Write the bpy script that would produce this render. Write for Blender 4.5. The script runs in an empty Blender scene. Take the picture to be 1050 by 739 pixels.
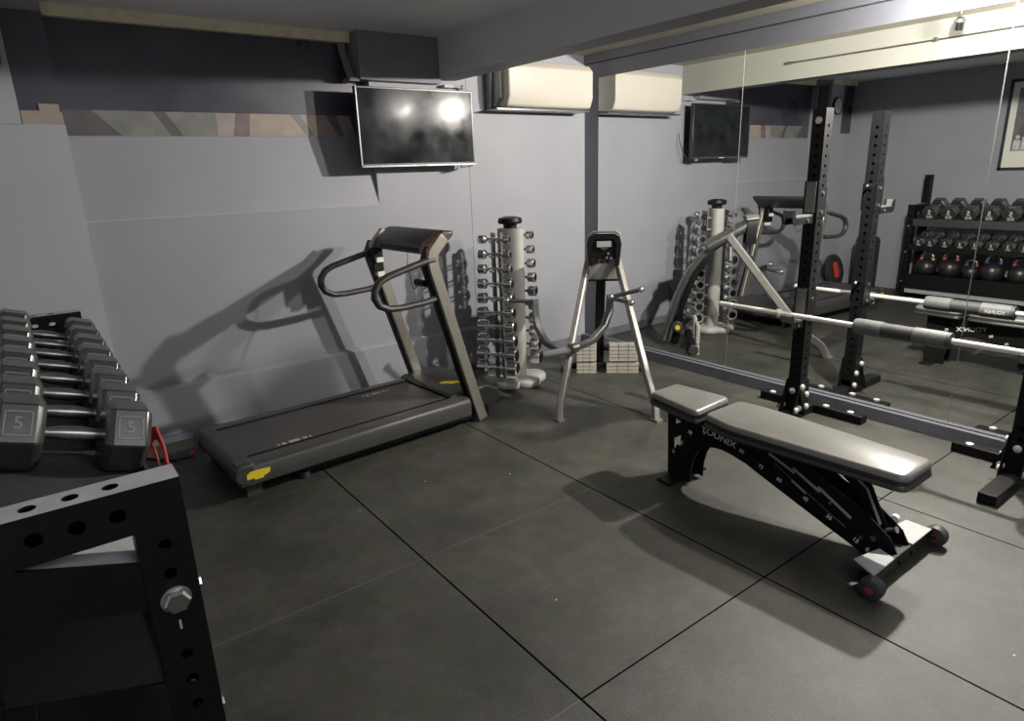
import bpy, math, random
import numpy as np
from mathutils import Vector, Matrix
random.seed(4)
sc = bpy.context.scene
COL = sc.collection
PI = math.pi
XM = 4.18        # mirror wall
YB = 4.46        # back wall
XL = -0.45       # left wall
ZC = 2.53        # ceiling

# ------------------------------------------------------------------ materials
def mat(name, color, rough=0.5, metal=0.0, vary=0.0, vscale=8.0, bump=0.0, bscale=200.0, spec=0.5, emit=None, coat=0.0, rvary=0.0):
    m = bpy.data.materials.new(name); m.use_nodes = True
    nt = m.node_tree; b = nt.nodes['Principled BSDF']
    b.inputs['Base Color'].default_value = (*color, 1)
    b.inputs['Roughness'].default_value = rough
    b.inputs['Metallic'].default_value = metal
    b.inputs['Specular IOR Level'].default_value = spec
    b.inputs['Coat Weight'].default_value = coat
    tc = nt.nodes.new('ShaderNodeTexCoord')
    n = nt.nodes.new('ShaderNodeTexNoise'); n.inputs['Scale'].default_value = vscale
    n.inputs['Detail'].default_value = 6
    nt.links.new(tc.outputs['Object'], n.inputs['Vector'])
    if vary:
        r = nt.nodes.new('ShaderNodeMix'); r.data_type = 'RGBA'
        c = np.array(color)
        r.inputs[6].default_value = (*np.clip(c*(1-vary), 0, 1), 1)
        r.inputs[7].default_value = (*np.clip(c*(1+vary), 0, 1), 1)
        mr = nt.nodes.new('ShaderNodeMapRange'); mr.inputs[1].default_value = .3; mr.inputs[2].default_value = .7
        nt.links.new(n.outputs['Fac'], mr.inputs[0])
        nt.links.new(mr.outputs[0], r.inputs[0]); nt.links.new(r.outputs[2], b.inputs['Base Color'])
    if rvary:
        mr = nt.nodes.new('ShaderNodeMapRange'); mr.inputs[1].default_value = .3; mr.inputs[2].default_value = .7
        mr.inputs[3].default_value = max(0, rough-rvary); mr.inputs[4].default_value = rough+rvary
        nt.links.new(n.outputs['Fac'], mr.inputs[0]); nt.links.new(mr.outputs[0], b.inputs['Roughness'])
    if bump:
        n2 = nt.nodes.new('ShaderNodeTexNoise'); n2.inputs['Scale'].default_value = bscale; n2.inputs['Detail'].default_value = 3
        nt.links.new(tc.outputs['Object'], n2.inputs['Vector'])
        bp = nt.nodes.new('ShaderNodeBump'); bp.inputs['Strength'].default_value = bump; bp.inputs['Distance'].default_value = .002
        nt.links.new(n2.outputs['Fac'], bp.inputs['Height']); nt.links.new(bp.outputs[0], b.inputs['Normal'])
    if emit:
        b.inputs['Emission Color'].default_value = (*emit[0], 1); b.inputs['Emission Strength'].default_value = emit[1]
    return m

M = {}
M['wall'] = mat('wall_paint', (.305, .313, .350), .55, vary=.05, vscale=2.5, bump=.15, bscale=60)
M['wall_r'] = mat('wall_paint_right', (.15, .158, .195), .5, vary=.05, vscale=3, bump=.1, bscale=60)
M['nib'] = mat('nib_paint', (.40, .42, .46), .55, vary=.04, vscale=3)  # light paint, lightened further to offset the beam's shadow
M['ceil'] = mat('ceiling_paint', (.86, .85, .84), .6, vary=.05, vscale=3)
M['ceil_c'] = mat('ceiling_lamplit_tint', (.40, .375, .30), .6, vary=.04, vscale=3)
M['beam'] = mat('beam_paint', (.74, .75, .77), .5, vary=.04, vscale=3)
M['beam_u'] = mat('beam_soffit_shade', (.20, .20, .20), .6, vary=.06, vscale=4)  # underside darkened, shade put into the colour
M['beam_r'] = mat('beam_lamplit_tint', (.31, .31, .27), .5, vary=.03, vscale=3)  # cream stands in for lamplight on the mirror side
M['box'] = mat('boxing_paint', (.20, .20, .235), .6, vary=.1, vscale=6)
M['band'] = mat('dark_band_paint_and_shade', (.05, .049, .068), .35, vary=.3, vscale=2.2, rvary=.12)  # dark paint deepened to stand in for the beam's shadow
M['wood'] = mat('wood_tone', (.95, .82, .56), .6, vary=.15, vscale=12)  # pale yellow wood tone of the batten
M['patch_tan'] = mat('patch_tan', (.36, .30, .25), .6, vary=.1, vscale=14)
M['patch_pink'] = mat('patch_pink', (.34, .28, .27), .6, vary=.15, vscale=10)
M['patch_rose'] = mat('patch_rose', (.17, .13, .14), .6, vary=.2, vscale=10)
M['patch_olive'] = mat('patch_olive', (.20, .20, .19), .6, vary=.2, vscale=10)
M['patch_dark'] = mat('patch_dark', (.09, .085, .09), .6, vary=.2, vscale=10)
M['trim'] = mat('skirting_paint', (.15, .157, .19), .45, vary=.12, vscale=9)
M['trimtop'] = mat('mirror_foot_darkened', (.10, .105, .125), .5)  # darkened to offset strong lamplight on the plinth top
M['dark_line'] = mat('shadow_gap', (.02, .02, .022), .8)
M['mirror'] = mat('mirror_glass', (.87, .885, .88), .0, metal=1.0)
M['seam'] = mat('mirror_edge', (.75, .77, .76), .2, metal=.9)
M['blk'] = mat('black_powder_coat', (.005, .005, .0055), .45, vary=.2, vscale=30, bump=.1, bscale=500, spec=.18)
M['blk2'] = mat('black_powder_coat_rack', (.012, .012, .013), .5, vary=.2, vscale=30, spec=.3)
M['gl'] = mat('grey_coat_and_painted_light', (.42, .42, .43), .5, vary=.1, vscale=30)  # light grey parts; on the rack it stands in for lamplight
M['rubber'] = mat('rubber', (.03, .03, .031), .5, vary=.2, vscale=20, bump=.2, bscale=300)
M['hex'] = mat('hex_rubber', (.030, .030, .029), .27, vary=.15, vscale=25, bump=.12, bscale=250, spec=.8)
M['steel'] = mat('brushed_steel', (.42, .41, .39), .28, metal=1.0, vary=.1, vscale=60)
M['chrome'] = mat('chrome', (.80, .80, .80), .12, metal=1.0)
M['gun'] = mat('gunmetal', (.22, .22, .22), .3, metal=.9, vary=.1, vscale=30)
M['champ'] = mat('champagne_metal', (.36, .34, .29), .38, metal=.75, vary=.06, vscale=20)
M['pale'] = mat('pale_grey_paint', (.42, .42, .39), .4, vary=.04, vscale=12)
M['bolt'] = mat('bright_bolt', (.70, .68, .63), .4, metal=.4)
M['silver'] = mat('silver_paint', (.30, .29, .27), .42, metal=.45, vary=.08, vscale=20)
M['white'] = mat('white_print', (.75, .75, .73), .5)
M['offw'] = mat('off_white_plastic', (.58, .54, .46), .4, vary=.03, vscale=3)
M['offw2'] = mat('grey_white_plastic', (.35, .35, .35), .45)
M['bar'] = mat('barbell_steel', (.86, .84, .78), .35, metal=.35, vary=.04, vscale=20)
M['kbell'] = mat('cast_iron', (.012, .012, .012), .35, spec=.6)
M['foam'] = mat('foam_sleeve', (.10, .105, .105), .6, vary=.15, vscale=30)
M['foam_d'] = mat('foam_dark', (.03, .032, .032), .6)
M['vinyl'] = mat('pad_vinyl', (.145, .142, .130), .34, vary=.12, vscale=6, bump=.15, bscale=180, spec=.6)
M['vinyl_s'] = mat('pad_vinyl_shaded', (.02, .02, .02), .4)  # near-black stands in for shade on the unlit pad sides
M['tread'] = mat('treadmill_charcoal', (.035, .034, .033), .42, vary=.15, vscale=8, spec=.5)
M['belt'] = mat('treadmill_belt', (.045, .042, .040), .5, vary=.18, vscale=5, bump=.2, bscale=300)
M['yellow'] = mat('yellow_sticker', (.80, .62, .02), .5)
M['brown'] = mat('print_tan', (.40, .34, .26), .5)
M['copper'] = mat('copper_grip', (.30, .12, .08), .4)
M['red'] = mat('red_webbing', (.65, .04, .05), .5)
M['orange'] = mat('red_label', (.85, .08, .04), .5)
M['hub'] = mat('red_hub', (.30, .02, .03), .4)
M['blue'] = mat('blue_paint', (.05, .06, .35), .5)
M['beige'] = mat('beige_slats', (.58, .56, .48), .5)
M['screen'] = mat('tv_glass', (.012, .014, .016), .15, rvary=.06, vary=.5, vscale=7, spec=.08)
M['bezel'] = mat('tv_bezel', (.02, .02, .022), .3)
M['photo_bg'] = mat('photo_print', (.14, .14, .16), .4, vary=.6, vscale=5)
M['photo_l'] = mat('photo_print_light', (.6, .6, .56), .5, vary=.3, vscale=40)
M['mount'] = mat('picture_mount', (.85, .85, .75), .5)
M['bulb'] = mat('lamp_glow', (1, 1, 1), .5, emit=((1, .93, .80), 12))

def floor_mat():
    m = bpy.data.materials.new('rubber_floor_tiles'); m.use_nodes = True
    nt = m.node_tree; b = nt.nodes['Principled BSDF']; L = nt.links.new
    tc = nt.nodes.new('ShaderNodeTexCoord'); sep = nt.nodes.new('ShaderNodeSeparateXYZ'); L(tc.outputs['Object'], sep.inputs[0])
    def math_(op, a, b_=None, c=None):
        n = nt.nodes.new('ShaderNodeMath'); n.operation = op
        for i, v in enumerate((a, b_, c)):
            if v is None: continue
            if isinstance(v, (int, float)): n.inputs[i].default_value = v
            else: L(v, n.inputs[i])
        return n.outputs[0]
    def noise(scale, det=4, rough=.5):
        n = nt.nodes.new('ShaderNodeTexNoise'); n.inputs['Scale'].default_value = scale; n.inputs['Detail'].default_value = det
        n.inputs['Roughness'].default_value = rough
        L(tc.outputs['Object'], n.inputs['Vector']); return n.outputs['Fac']
    def seam(coord, off, w):
        f = math_('FRACT', math_('SUBTRACT', coord, off))
        d = math_('MINIMUM', f, math_('SUBTRACT', 1.0, f))
        return math_('LESS_THAN', d, w)
    sx = seam(sep.outputs[0], .13, .0044); sy = seam(sep.outputs[1], .222, .0036)
    strong = math_('GREATER_THAN', sep.outputs[0], 1.128)
    near = math_('LESS_THAN', sep.outputs[1], 1.6)
    sys_ = math_('MULTIPLY', sy, math_('MULTIPLY', strong, near))
    syf = math_('MULTIPLY', sy, math_('SUBTRACT', 1.0, math_('MULTIPLY', strong, near)))
    dark = math_('MAXIMUM', sx, sys_)
    big = noise(2.3, 8, .68); fine = noise(110, 4, .8); mid = noise(14, 5, .7)
    cr = nt.nodes.new('ShaderNodeValToRGB'); L(big, cr.inputs[0])
    cr.color_ramp.elements[0].position = .36; cr.color_ramp.elements[0].color = (.019, .020, .017, 1)
    cr.color_ramp.elements[1].position = .64; cr.color_ramp.elements[1].color = (.049, .047, .042, 1)
    hue = noise(5.5, 6, .65); hm = nt.nodes.new('ShaderNodeMapRange'); L(hue, hm.inputs[0]); hm.inputs[1].default_value = .38; hm.inputs[2].default_value = .62
    hx = nt.nodes.new('ShaderNodeMix'); hx.data_type = 'RGBA'; L(hm.outputs[0], hx.inputs[0]); hx.inputs[6].default_value = (.90, 1.04, .80, 1); hx.inputs[7].default_value = (1.10, 1.0, 1.08, 1)
    hq = nt.nodes.new('ShaderNodeMix'); hq.data_type = 'RGBA'; hq.blend_type = 'MULTIPLY'; hq.inputs[0].default_value = 1; L(cr.outputs[0], hq.inputs[6]); L(hx.outputs[2], hq.inputs[7])
    # per tile tone
    wn = nt.nodes.new('ShaderNodeTexWhiteNoise'); wn.noise_dimensions = '2D'
    cb = nt.nodes.new('ShaderNodeCombineXYZ')
    L(math_('FLOOR', math_('SUBTRACT', sep.outputs[0], .13)), cb.inputs[0]); L(math_('FLOOR', math_('SUBTRACT', sep.outputs[1], .222)), cb.inputs[1])
    L(cb.outputs[0], wn.inputs['Vector'])
    g = math_('ADD', math_('MULTIPLY', fine, 2.2), -.1)
    g = math_('MULTIPLY', g, math_('ADD', .45, math_('MULTIPLY', mid, 1.1)))
    g = math_('MULTIPLY', g, math_('ADD', .92, math_('MULTIPLY', wn.outputs['Value'], .16)))
    mx = nt.nodes.new('ShaderNodeMix'); mx.data_type = 'RGBA'; mx.blend_type = 'MULTIPLY'; mx.inputs[0].default_value = 1
    L(hq.outputs[2], mx.inputs[6]); cc = nt.nodes.new('ShaderNodeCombineColor'); [L(g, cc.inputs[i]) for i in range(3)]; L(cc.outputs[0], mx.inputs[7])
    # light flecks
    vo = nt.nodes.new('ShaderNodeTexVoronoi'); vo.inputs['Scale'].default_value = 6; L(tc.outputs['Object'], vo.inputs['Vector'])
    fl = math_('LESS_THAN', vo.outputs['Distance'], .026)
    m2 = nt.nodes.new('ShaderNodeMix'); m2.data_type = 'RGBA'; L(fl, m2.inputs[0]); L(mx.outputs[2], m2.inputs[6]); m2.inputs[7].default_value = (.5, .46, .40, 1)
    m3 = nt.nodes.new('ShaderNodeMix'); m3.data_type = 'RGBA'; L(math_('MULTIPLY', syf, .5), m3.inputs[0]); L(m2.outputs[2], m3.inputs[6]); m3.inputs[7].default_value = (.11, .11, .10, 1)
    m4 = nt.nodes.new('ShaderNodeMix'); m4.data_type = 'RGBA'; L(dark, m4.inputs[0]); L(m3.outputs[2], m4.inputs[6]); m4.inputs[7].default_value = (.002, .002, .002, 1)
    L(m4.outputs[2], b.inputs['Base Color'])
    b.inputs['Roughness'].default_value = .52
    L(math_('SUBTRACT', .5, math_('MULTIPLY', dark, .5)), b.inputs['Specular IOR Level'])
    bp = nt.nodes.new('ShaderNodeBump'); bp.inputs['Strength'].default_value = .6; bp.inputs['Distance'].default_value = .003
    L(fine, bp.inputs['Height']); L(bp.outputs[0], b.inputs['Normal'])
    return m
M['floor'] = floor_mat()

# ------------------------------------------------------------------ mesh helpers
class MB:
    def __init__(s): s.v = []; s.f = []; s.mi = []; s.m = 0
    def add(s, vs, fs):
        o = len(s.v); s.v += [tuple(map(float, v)) for v in vs]
        s.f += [tuple(i+o for i in f) for f in fs]; s.mi += [s.m]*len(fs); return s
    def box(s, x0, x1, y0, y1, z0, z1):
        vs = [(x, y, z) for x in (x0, x1) for y in (y0, y1) for z in (z0, z1)]
        return s.add(vs, [(0,1,3,2),(4,6,7,5),(0,4,5,1),(2,3,7,6),(0,2,6,4),(1,5,7,3)])
    def prism(s, poly, axis, a, b):
        """poly in the two other axes (order x,y,z minus axis), extruded from a to b"""
        n = len(poly)
        def mk(p, t):
            if axis == 'x': return (t, p[0], p[1])
            if axis == 'y': return (p[0], t, p[1])
            return (p[0], p[1], t)
        vs = [mk(p, a) for p in poly]+[mk(p, b) for p in poly]
        fs = [tuple(range(n)), tuple(range(2*n-1, n-1, -1))]+[(i, i+n, (i+1) % n+n, (i+1) % n) for i in range(n)]
        return s.add(vs, fs)
    def frame(s, p0, p1, up=(0,0,1)):
        d = (Vector(p1)-Vector(p0)).normalized(); u = Vector(up)
        if abs(d.dot(u)) > .98: u = Vector((0,1,0)) if abs(d.y) < .9 else Vector((1,0,0))
        x = d.cross(u).normalized(); y = x.cross(d).normalized(); return x, y, d
    def sweep(s, path, prof, up=(0,0,1), closed=False, scale=None):
        """sweep a closed 2d profile along a polyline with mitred frames"""
        P = [Vector(p) for p in path]; n = len(P); k = len(prof); vs = []
        for i, p in enumerate(P):
            if closed: a, c = P[i-1], P[(i+1) % n]
            else: a, c = P[max(i-1, 0)], P[min(i+1, n-1)]
            d1 = (p-a).normalized() if (p-a).length > 1e-9 else (c-p).normalized()
            d2 = (c-p).normalized() if (c-p).length > 1e-9 else d1
            t = (d1+d2).normalized() if (d1+d2).length > 1e-6 else d1
            x, y, _ = s.frame((0,0,0), t, up)
            cs = max(.35, math.sqrt(max(0, (1+d1.dot(d2))/2)))
            # stretch in bend plane
            bn = (d2-d1); bn = bn.normalized() if bn.length > 1e-6 else None
            sc_ = scale[i] if scale else 1
            for q in prof:
                o = (x*q[0]+y*q[1])*sc_
                if bn is not None: o = o+bn*(o.dot(bn))*(1/cs-1)
                vs.append(p+o)
        fs = []
        m_ = n if closed else n-1
        for i in range(m_):
            j = (i+1) % n
            for q in range(k):
                r = (q+1) % k; fs.append((i*k+q, i*k+r, j*k+r, j*k+q))
        if not closed: fs += [tuple(range(k-1, -1, -1)), tuple(range((n-1)*k, n*k))]
        return s.add(vs, fs)
    def tube(s, path, r, n=12, **kw):
        return s.sweep(path, [(r*math.cos(2*PI*i/n), r*math.sin(2*PI*i/n)) for i in range(n)], **kw)
    def rect(s, path, w, h, **kw):
        b = min(w, h)*.18; W, H = w/2, h/2
        return s.sweep(path, [(-W+b,-H),(W-b,-H),(W,-H+b),(W,H-b),(W-b,H),(-W+b,H),(-W,H-b),(-W,-H+b)], **kw)
    def lathe(s, c, axis, prof, n=24):
        """prof = [(r, t)], revolved about axis through c"""
        x, y, d = s.frame((0,0,0), axis); c = Vector(c); vs = []; k = len(prof)
        for r, t in prof:
            for i in range(n):
                a = 2*PI*i/n; vs.append(c+d*t+(x*math.cos(a)+y*math.sin(a))*r)
        fs = [(j*n+i, j*n+(i+1) % n, (j+1)*n+(i+1) % n, (j+1)*n+i) for j in range(k-1) for i in range(n)]
        if prof[0][0] > 1e-6: fs.append(tuple(range(n-1, -1, -1)))
        if prof[-1][0] > 1e-6: fs.append(tuple(range((k-1)*n, k*n)))
        return s.add(vs, fs)
    def cyl(s, p0, p1, r, n=24, bev=0):
        L = (Vector(p1)-Vector(p0)).length
        pr = [(r-bev, 0), (r, bev), (r, L-bev), (r-bev, L)] if bev else [(r, 0), (r, L)]
        return s.lathe(p0, Vector(p1)-Vector(p0), pr, n)
    def sphere(s, c, r, n=20, sz=1):
        pr = [(r*math.sin(PI*i/12), -r*sz*math.cos(PI*i/12)) for i in range(13)]
        pr[0] = (1e-7, pr[0][1]); pr[-1] = (1e-7, pr[-1][1])
        return s.lathe(c, (0,0,1), pr, n)
    def holed(s, o, a, L, b, W, nrm, ts, r, lip=.004, n=16, cen=0.5):
        """flat face from corner o, L along a, W along b, with round holes at distances ts"""
        o, a, b, nrm = map(Vector, (o, a, b, nrm)); t0 = 0; hc = W*cen
        T_ = sorted(ts); gp = min([q-p for p, q in zip(T_, T_[1:])]+[1.0])
        h = min(min(hc, W-hc)*.92, gp*.49)
        for t in sorted(ts):
            if t-h < t0-1e-6 or t+h > L: continue
            s.add([o+a*t0, o+a*(t-h), o+a*(t-h)+b*W, o+a*t0+b*W], [(0,1,2,3)])
            s.add([o+a*(t-h), o+a*(t+h), o+a*(t+h)+b*(hc-h), o+a*(t-h)+b*(hc-h)], [(0,1,2,3)])
            s.add([o+a*(t-h)+b*(hc+h), o+a*(t+h)+b*(hc+h), o+a*(t+h)+b*W, o+a*(t-h)+b*W], [(0,1,2,3)])
            c = o+a*t+b*hc; out = []; inn = []; low = []
            for i in range(n):
                an = 2*PI*(i+.5)/n; ca, sa = math.cos(an), math.sin(an); k = h/max(abs(ca), abs(sa))
                out.append(c+a*ca*k+b*sa*k); inn.append(c+a*ca*r+b*sa*r); low.append(c+a*ca*r+b*sa*r-nrm*lip)
            vs = out+inn+low
            s.add(vs, [(i, (i+1) % n, n+(i+1) % n, n+i) for i in range(n)]+[(n+i, n+(i+1) % n, 2*n+(i+1) % n, 2*n+i) for i in range(n)])
            # corner fill between ring polygon and square
            for i in range(n):
                j = (i+1) % n; A = out[i]; B = out[j]
                ua, ub = (A-c).dot(a), (A-c).dot(b); va, vb = (B-c).dot(a), (B-c).dot(b)
                if abs(abs(ua)-h) < 1e-6 and abs(abs(vb)-h) < 1e-6 and not (abs(abs(va)-h) < 1e-6):
                    s.add([A, c+a*ua+b*vb, B], [(0,1,2)])
                elif abs(abs(ub)-h) < 1e-6 and abs(abs(va)-h) < 1e-6 and not (abs(abs(ua)-h) < 1e-6):
                    s.add([A, c+a*va+b*ub, B], [(0,1,2)])
            t0 = t+h
        s.add([o+a*t0, o+a*L, o+a*L+b*W, o+a*t0+b*W], [(0,1,2,3)])
        return s
    def holetube(s, p0, axis, L, u, wu, w, wv, ts, r, faces='uv', n=16, lip=.004):
        """hollow rectangular tube, corner p0, length L on axis; sections wu along u, wv along w"""
        p0, ax, u, w = map(Vector, (p0, axis, u, w))
        H = ts
        s.holed(p0, ax, L, u, wu, -w, H if 'v' in faces else [], r, lip=lip, n=n)
        s.holed(p0+w*wv, ax, L, u, wu, w, H if 'v' in faces else [], r, lip=lip, n=n)
        s.holed(p0, ax, L, w, wv, -u, H if 'u' in faces else [], r, lip=lip, n=n)
        s.holed(p0+u*wu, ax, L, w, wv, u, H if 'u' in faces else [], r, lip=lip, n=n)
        for t in (0, L):
            o = p0+ax*t; s.add([o, o+u*wu, o+u*wu+w*wv, o+w*wv], [(0,1,2,3)])
        return s
    def plate(s, outer, holes, x0, x1):
        from mathutils.geometry import tessellate_polygon
        loops = [outer]+holes; flat = [p for l in loops for p in l]; N = len(flat)
        tris = tessellate_polygon([[Vector((0, p[0], p[1])) for p in l] for l in loops])
        vs = [(x0, p[0], p[1]) for p in flat]+[(x1, p[0], p[1]) for p in flat]
        fs = [tuple(t) for t in tris]+[tuple(i+N for i in t[::-1]) for t in tris]; o = 0
        for l in loops:
            n = len(l); fs += [(o+i, o+(i+1) % n, o+(i+1) % n+N, o+i+N) for i in range(n)]; o += n
        return s.add(vs, fs)
    def xform(s, mtx):
        s.v = [tuple(mtx @ Vector(v)) for v in s.v]; return s
    def merge(s, o):
        return s.add(o.v, o.f)
    def build(s, name, mats, parent=None, bevel=0, smooth=True, world=True, seg=2, ang=35, solid=0):
        me = bpy.data.meshes.new(name)
        off = Vector((0,0,0))
        if world:
            q = parent
            while q is not None: off += q.location; q = q.parent
        me.from_pydata([tuple(Vector(v)-off) for v in s.v], [], s.f)
        if not isinstance(mats, (list, tuple)): mats = [mats]
        for m in mats: me.materials.append(m)
        for p, i in zip(me.polygons, s.mi): p.material_index = i
        import bmesh
        bm = bmesh.new(); bm.from_mesh(me); bmesh.ops.remove_doubles(bm, verts=bm.verts, dist=1e-6)
        bmesh.ops.recalc_face_normals(bm, faces=bm.faces); bm.to_mesh(me); bm.free()
        if smooth:
            me.shade_smooth(); me.set_sharp_from_angle(angle=math.radians(ang))
        o = bpy.data.objects.new(name, me); COL.objects.link(o)
        if parent is not None: o.parent = parent
        if bevel:
            md = o.modifiers.new('bevel', 'BEVEL'); md.width = bevel; md.segments = seg; md.limit_method = 'ANGLE'; md.angle_limit = math.radians(40)
        return o

def thing(name, label, cat, loc=(0,0,0), group=None):
    o = bpy.data.objects.new(name, None); COL.objects.link(o); o.location = loc; o.empty_display_size = .1
    o['label'] = label; o['category'] = cat
    if group: o['group'] = group
    return o
def tag(o, label, cat, group=None):
    o['label'] = label; o['category'] = cat
    if group: o['group'] = group
    return o
def struct(o, label=None):
    o['kind'] = 'structure'
    if label: o['label'] = label
    return o
def stb(name, m, *boxes, label=None, bevel=0):
    b = MB()
    for x in boxes: b.box(*x)
    return struct(b.build(name, m, bevel=bevel, smooth=False), label)
def text_mb(txt, size, depth, mtx, bold=True):
    c = bpy.data.curves.new('t', 'FONT'); c.body = txt; c.size = size; c.extrude = depth; c.align_x = 'CENTER'; c.align_y = 'CENTER'
    if bold: c.offset = size*.012
    o = bpy.data.objects.new('t', c); COL.objects.link(o)
    bpy.context.view_layer.update()
    dg = bpy.context.evaluated_depsgraph_get()
    me = bpy.data.meshes.new_from_object(o.evaluated_get(dg))
    b = MB(); b.add([mtx @ v.co for v in me.vertices], [tuple(p.vertices) for p in me.polygons])
    bpy.data.objects.remove(o); bpy.data.curves.remove(c); bpy.data.meshes.remove(me)
    return b
def basis(origin, x, y):
    x = Vector(x).normalized(); y = Vector(y); y = (y-x*y.dot(x)).normalized(); z = x.cross(y)
    return Matrix(((x.x, y.x, z.x, origin[0]), (x.y, y.y, z.y, origin[1]), (x.z, y.z, z.z, origin[2]), (0,0,0,1)))
def tree_copy(o, parent=None):
    c = o.copy(); COL.objects.link(c)
    if parent is not None: c.parent = parent
    for ch in list(o.children): tree_copy(ch, c)
    return c

# ------------------------------------------------------------------ the room
YN = -1.9
struct(MB().box(XL-.02, XM+.1, YN, YB+.2, -.05, 0).build('floor', M['floor'], smooth=False), 'black speckled rubber tile floor with dark seams')
stb('ceiling', M['ceil'], (XL-.02, XM+.1, YN, 4.56+.1, ZC, ZC+.05), label='dull grey painted ceiling')
# ceiling between beam and mirror wall, cream tint stands in for lamplight
stb('trim_1', M['ceil_c'], (2.86, XM-.001, YN+.01, YB-.004, ZC-.006, ZC-.001), label='ceiling strip right of the beam, lamplight painted in cream')
# back wall: solid profile with the high recess
w = MB()
w.box(XL, 2.145, YB, YB+.2, 0, 1.397)
w.box(2.145, XM+.1, YB, YB+.2, 0, ZC)
w.box(XL, .32, YB, YB+.2, 1.397, ZC)
w.prism([(YB, 1.397), (4.56, 1.868), (YB+.2, 1.868), (YB+.2, 1.397)], 'x', .32, 2.145)
w.box(.32, 2.145, 4.56, YB+.2, 1.868, ZC)
struct(w.build('wall_back', M['wall'], smooth=False), 'blue-grey back wall with a high recess')
struct(MB().box(2.945, XM, YB-.003, YB, .0, ZC).build('trim_2', M['wall'], smooth=False), 'flush grey wall panel behind the air conditioner')
# plinth ledge
p = MB(); p.prism([(4.425, 0), (4.425, .345), (4.437, .357), (YB, .37), (YB, 0)], 'x', .32, 2.94)
struct(p.build('trim_3', M['wall'], smooth=False), 'low grey ledge along the back wall')
stb('baseboard_back', M['trim'], (.32, 2.94, 4.41, 4.425, 0, .045), (2.94, XM-.06, YB-.015, YB-.003, 0, .07), label='skirting at the foot of the back wall')
# sill edge, lighter paint stands in for the light on it
stb('trim_4', M['nib'], (.32, 2.145, YB-.004, YB+.002, 1.392, 1.400), label='thin edge of the sloping sill, painted lighter as if lit')
# nib / pilaster
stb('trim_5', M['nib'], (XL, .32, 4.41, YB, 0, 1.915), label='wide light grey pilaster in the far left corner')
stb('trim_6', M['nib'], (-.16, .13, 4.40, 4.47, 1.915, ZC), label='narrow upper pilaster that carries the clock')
stb('trim_7', M['band'], (XL, -.16, 4.425, YB, 1.915, ZC), label='upper wall beside the clock, dark paint with beam shade in it')
stb('trim_8', M['band'], (.13, .32, 4.44, YB, 1.98, ZC-.06), (.32, 2.145, 4.552, 4.562, 2.005, ZC-.05), label='glossy dark band across the recess top, beam shadow painted in')
stb('trim_9', M['wood'], (.135, 2.10, 4.50, 4.556, ZC-.062, ZC), (XL, .135, 4.385, 4.40, ZC-.05, ZC), label='wood-coloured batten under the ceiling')
# patches below the band
def patch(n, m, poly, label):
    b = MB(); b.prism(poly, 'y', 4.553, 4.561); struct(b.build('trim_%d' % n, m, smooth=False), label)
stb('trim_10', M['patch_tan'], (.135, .31, 4.432, YB, 1.915, 1.985), (.22, .31, 4.432, YB, 1.985, 2.02), label='stepped tan patch at the pilaster shoulder')  # tan stepped blocks
z0, z1 = 1.868, 2.005
patch(11, M['patch_dark'], [(.32, z0), (.60, z0), (.47, z1), (.32, z1)], 'dark left end of the patchwork strip')  # near-black patch at the left end
patch(12, M['patch_olive'], [(.60, z0), (.86, z0), (.78, z1), (.47, z1)], 'grey olive patch in the strip')
patch(13, M['patch_dark'], [(.86, z0), (.93, z0), (.84, z1), (.78, z1)], 'dark slanted bar in the strip')
patch(14, M['patch_olive'], [(.93, z0), (1.13, z0), (1.13, z1), (.84, z1)], 'second olive patch in the strip')
patch(15, M['patch_pink'], [(1.13, z0), (1.22, z0), (1.25, z1), (1.13, z1)], 'pinkish patch in the strip')
patch(16, M['patch_rose'], [(1.22, z0), (1.32, z0), (1.34, z1), (1.25, z1)], 'dark rose bar in the strip')
patch(17, M['patch_tan'], [(1.32, z0), (1.70, z0), (1.60, z1), (1.34, z1)], 'tan patch in the strip')
patch(18, M['patch_olive'], [(1.70, z0), (1.76, z0), (1.66, z1), (1.60, z1)], 'narrow grey bar in the strip')
patch(19, M['patch_tan'], [(1.76, z0), (1.93, z0), (1.84, z1), (1.66, z1)], 'second tan patch in the strip')
patch(20, M['patch_rose'], [(1.93, z0), (1.97, z0), (1.92, z1), (1.84, z1)], 'brown bar in the strip')
patch(21, M['patch_tan'], [(1.97, z0), (2.05, z0), (2.02, z1), (1.92, z1)], 'last tan patch in the strip')
patch(22, M['patch_dark'], [(2.05, z0), (2.145, z0), (2.145, z1), (2.02, z1)], 'dark end of the strip beside the television')
# side and near walls
stb('wall_left', M['wall'], (XL-.1, XL, YN, YB, 0, ZC), label='blue-grey left wall with the picture')
stb('wall_near', M['wall'], (XL-.1, XM+.1, YN-.1, YN, 0, ZC), label='wall behind the camera')
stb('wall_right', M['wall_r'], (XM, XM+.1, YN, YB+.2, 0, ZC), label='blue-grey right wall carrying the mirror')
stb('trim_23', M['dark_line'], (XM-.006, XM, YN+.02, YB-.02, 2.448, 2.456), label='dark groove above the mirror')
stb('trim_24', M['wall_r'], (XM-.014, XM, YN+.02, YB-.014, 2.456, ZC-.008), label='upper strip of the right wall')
o = MB().box(XM-.055, XM, YN+.02, YB-.02, 0, .078).build('trim_25', [M['trim'], M['trimtop']], smooth=False)
for pl in o.data.polygons:
    if pl.normal.z > .5: pl.material_index = 1
struct(o, 'grey plinth under the mirror')
stb('trim_26', M['trimtop'], (XM-.02, XM-.002, YN+.02, 4.28, .0785, .0865), label='darkened channel at the mirror foot')
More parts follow.
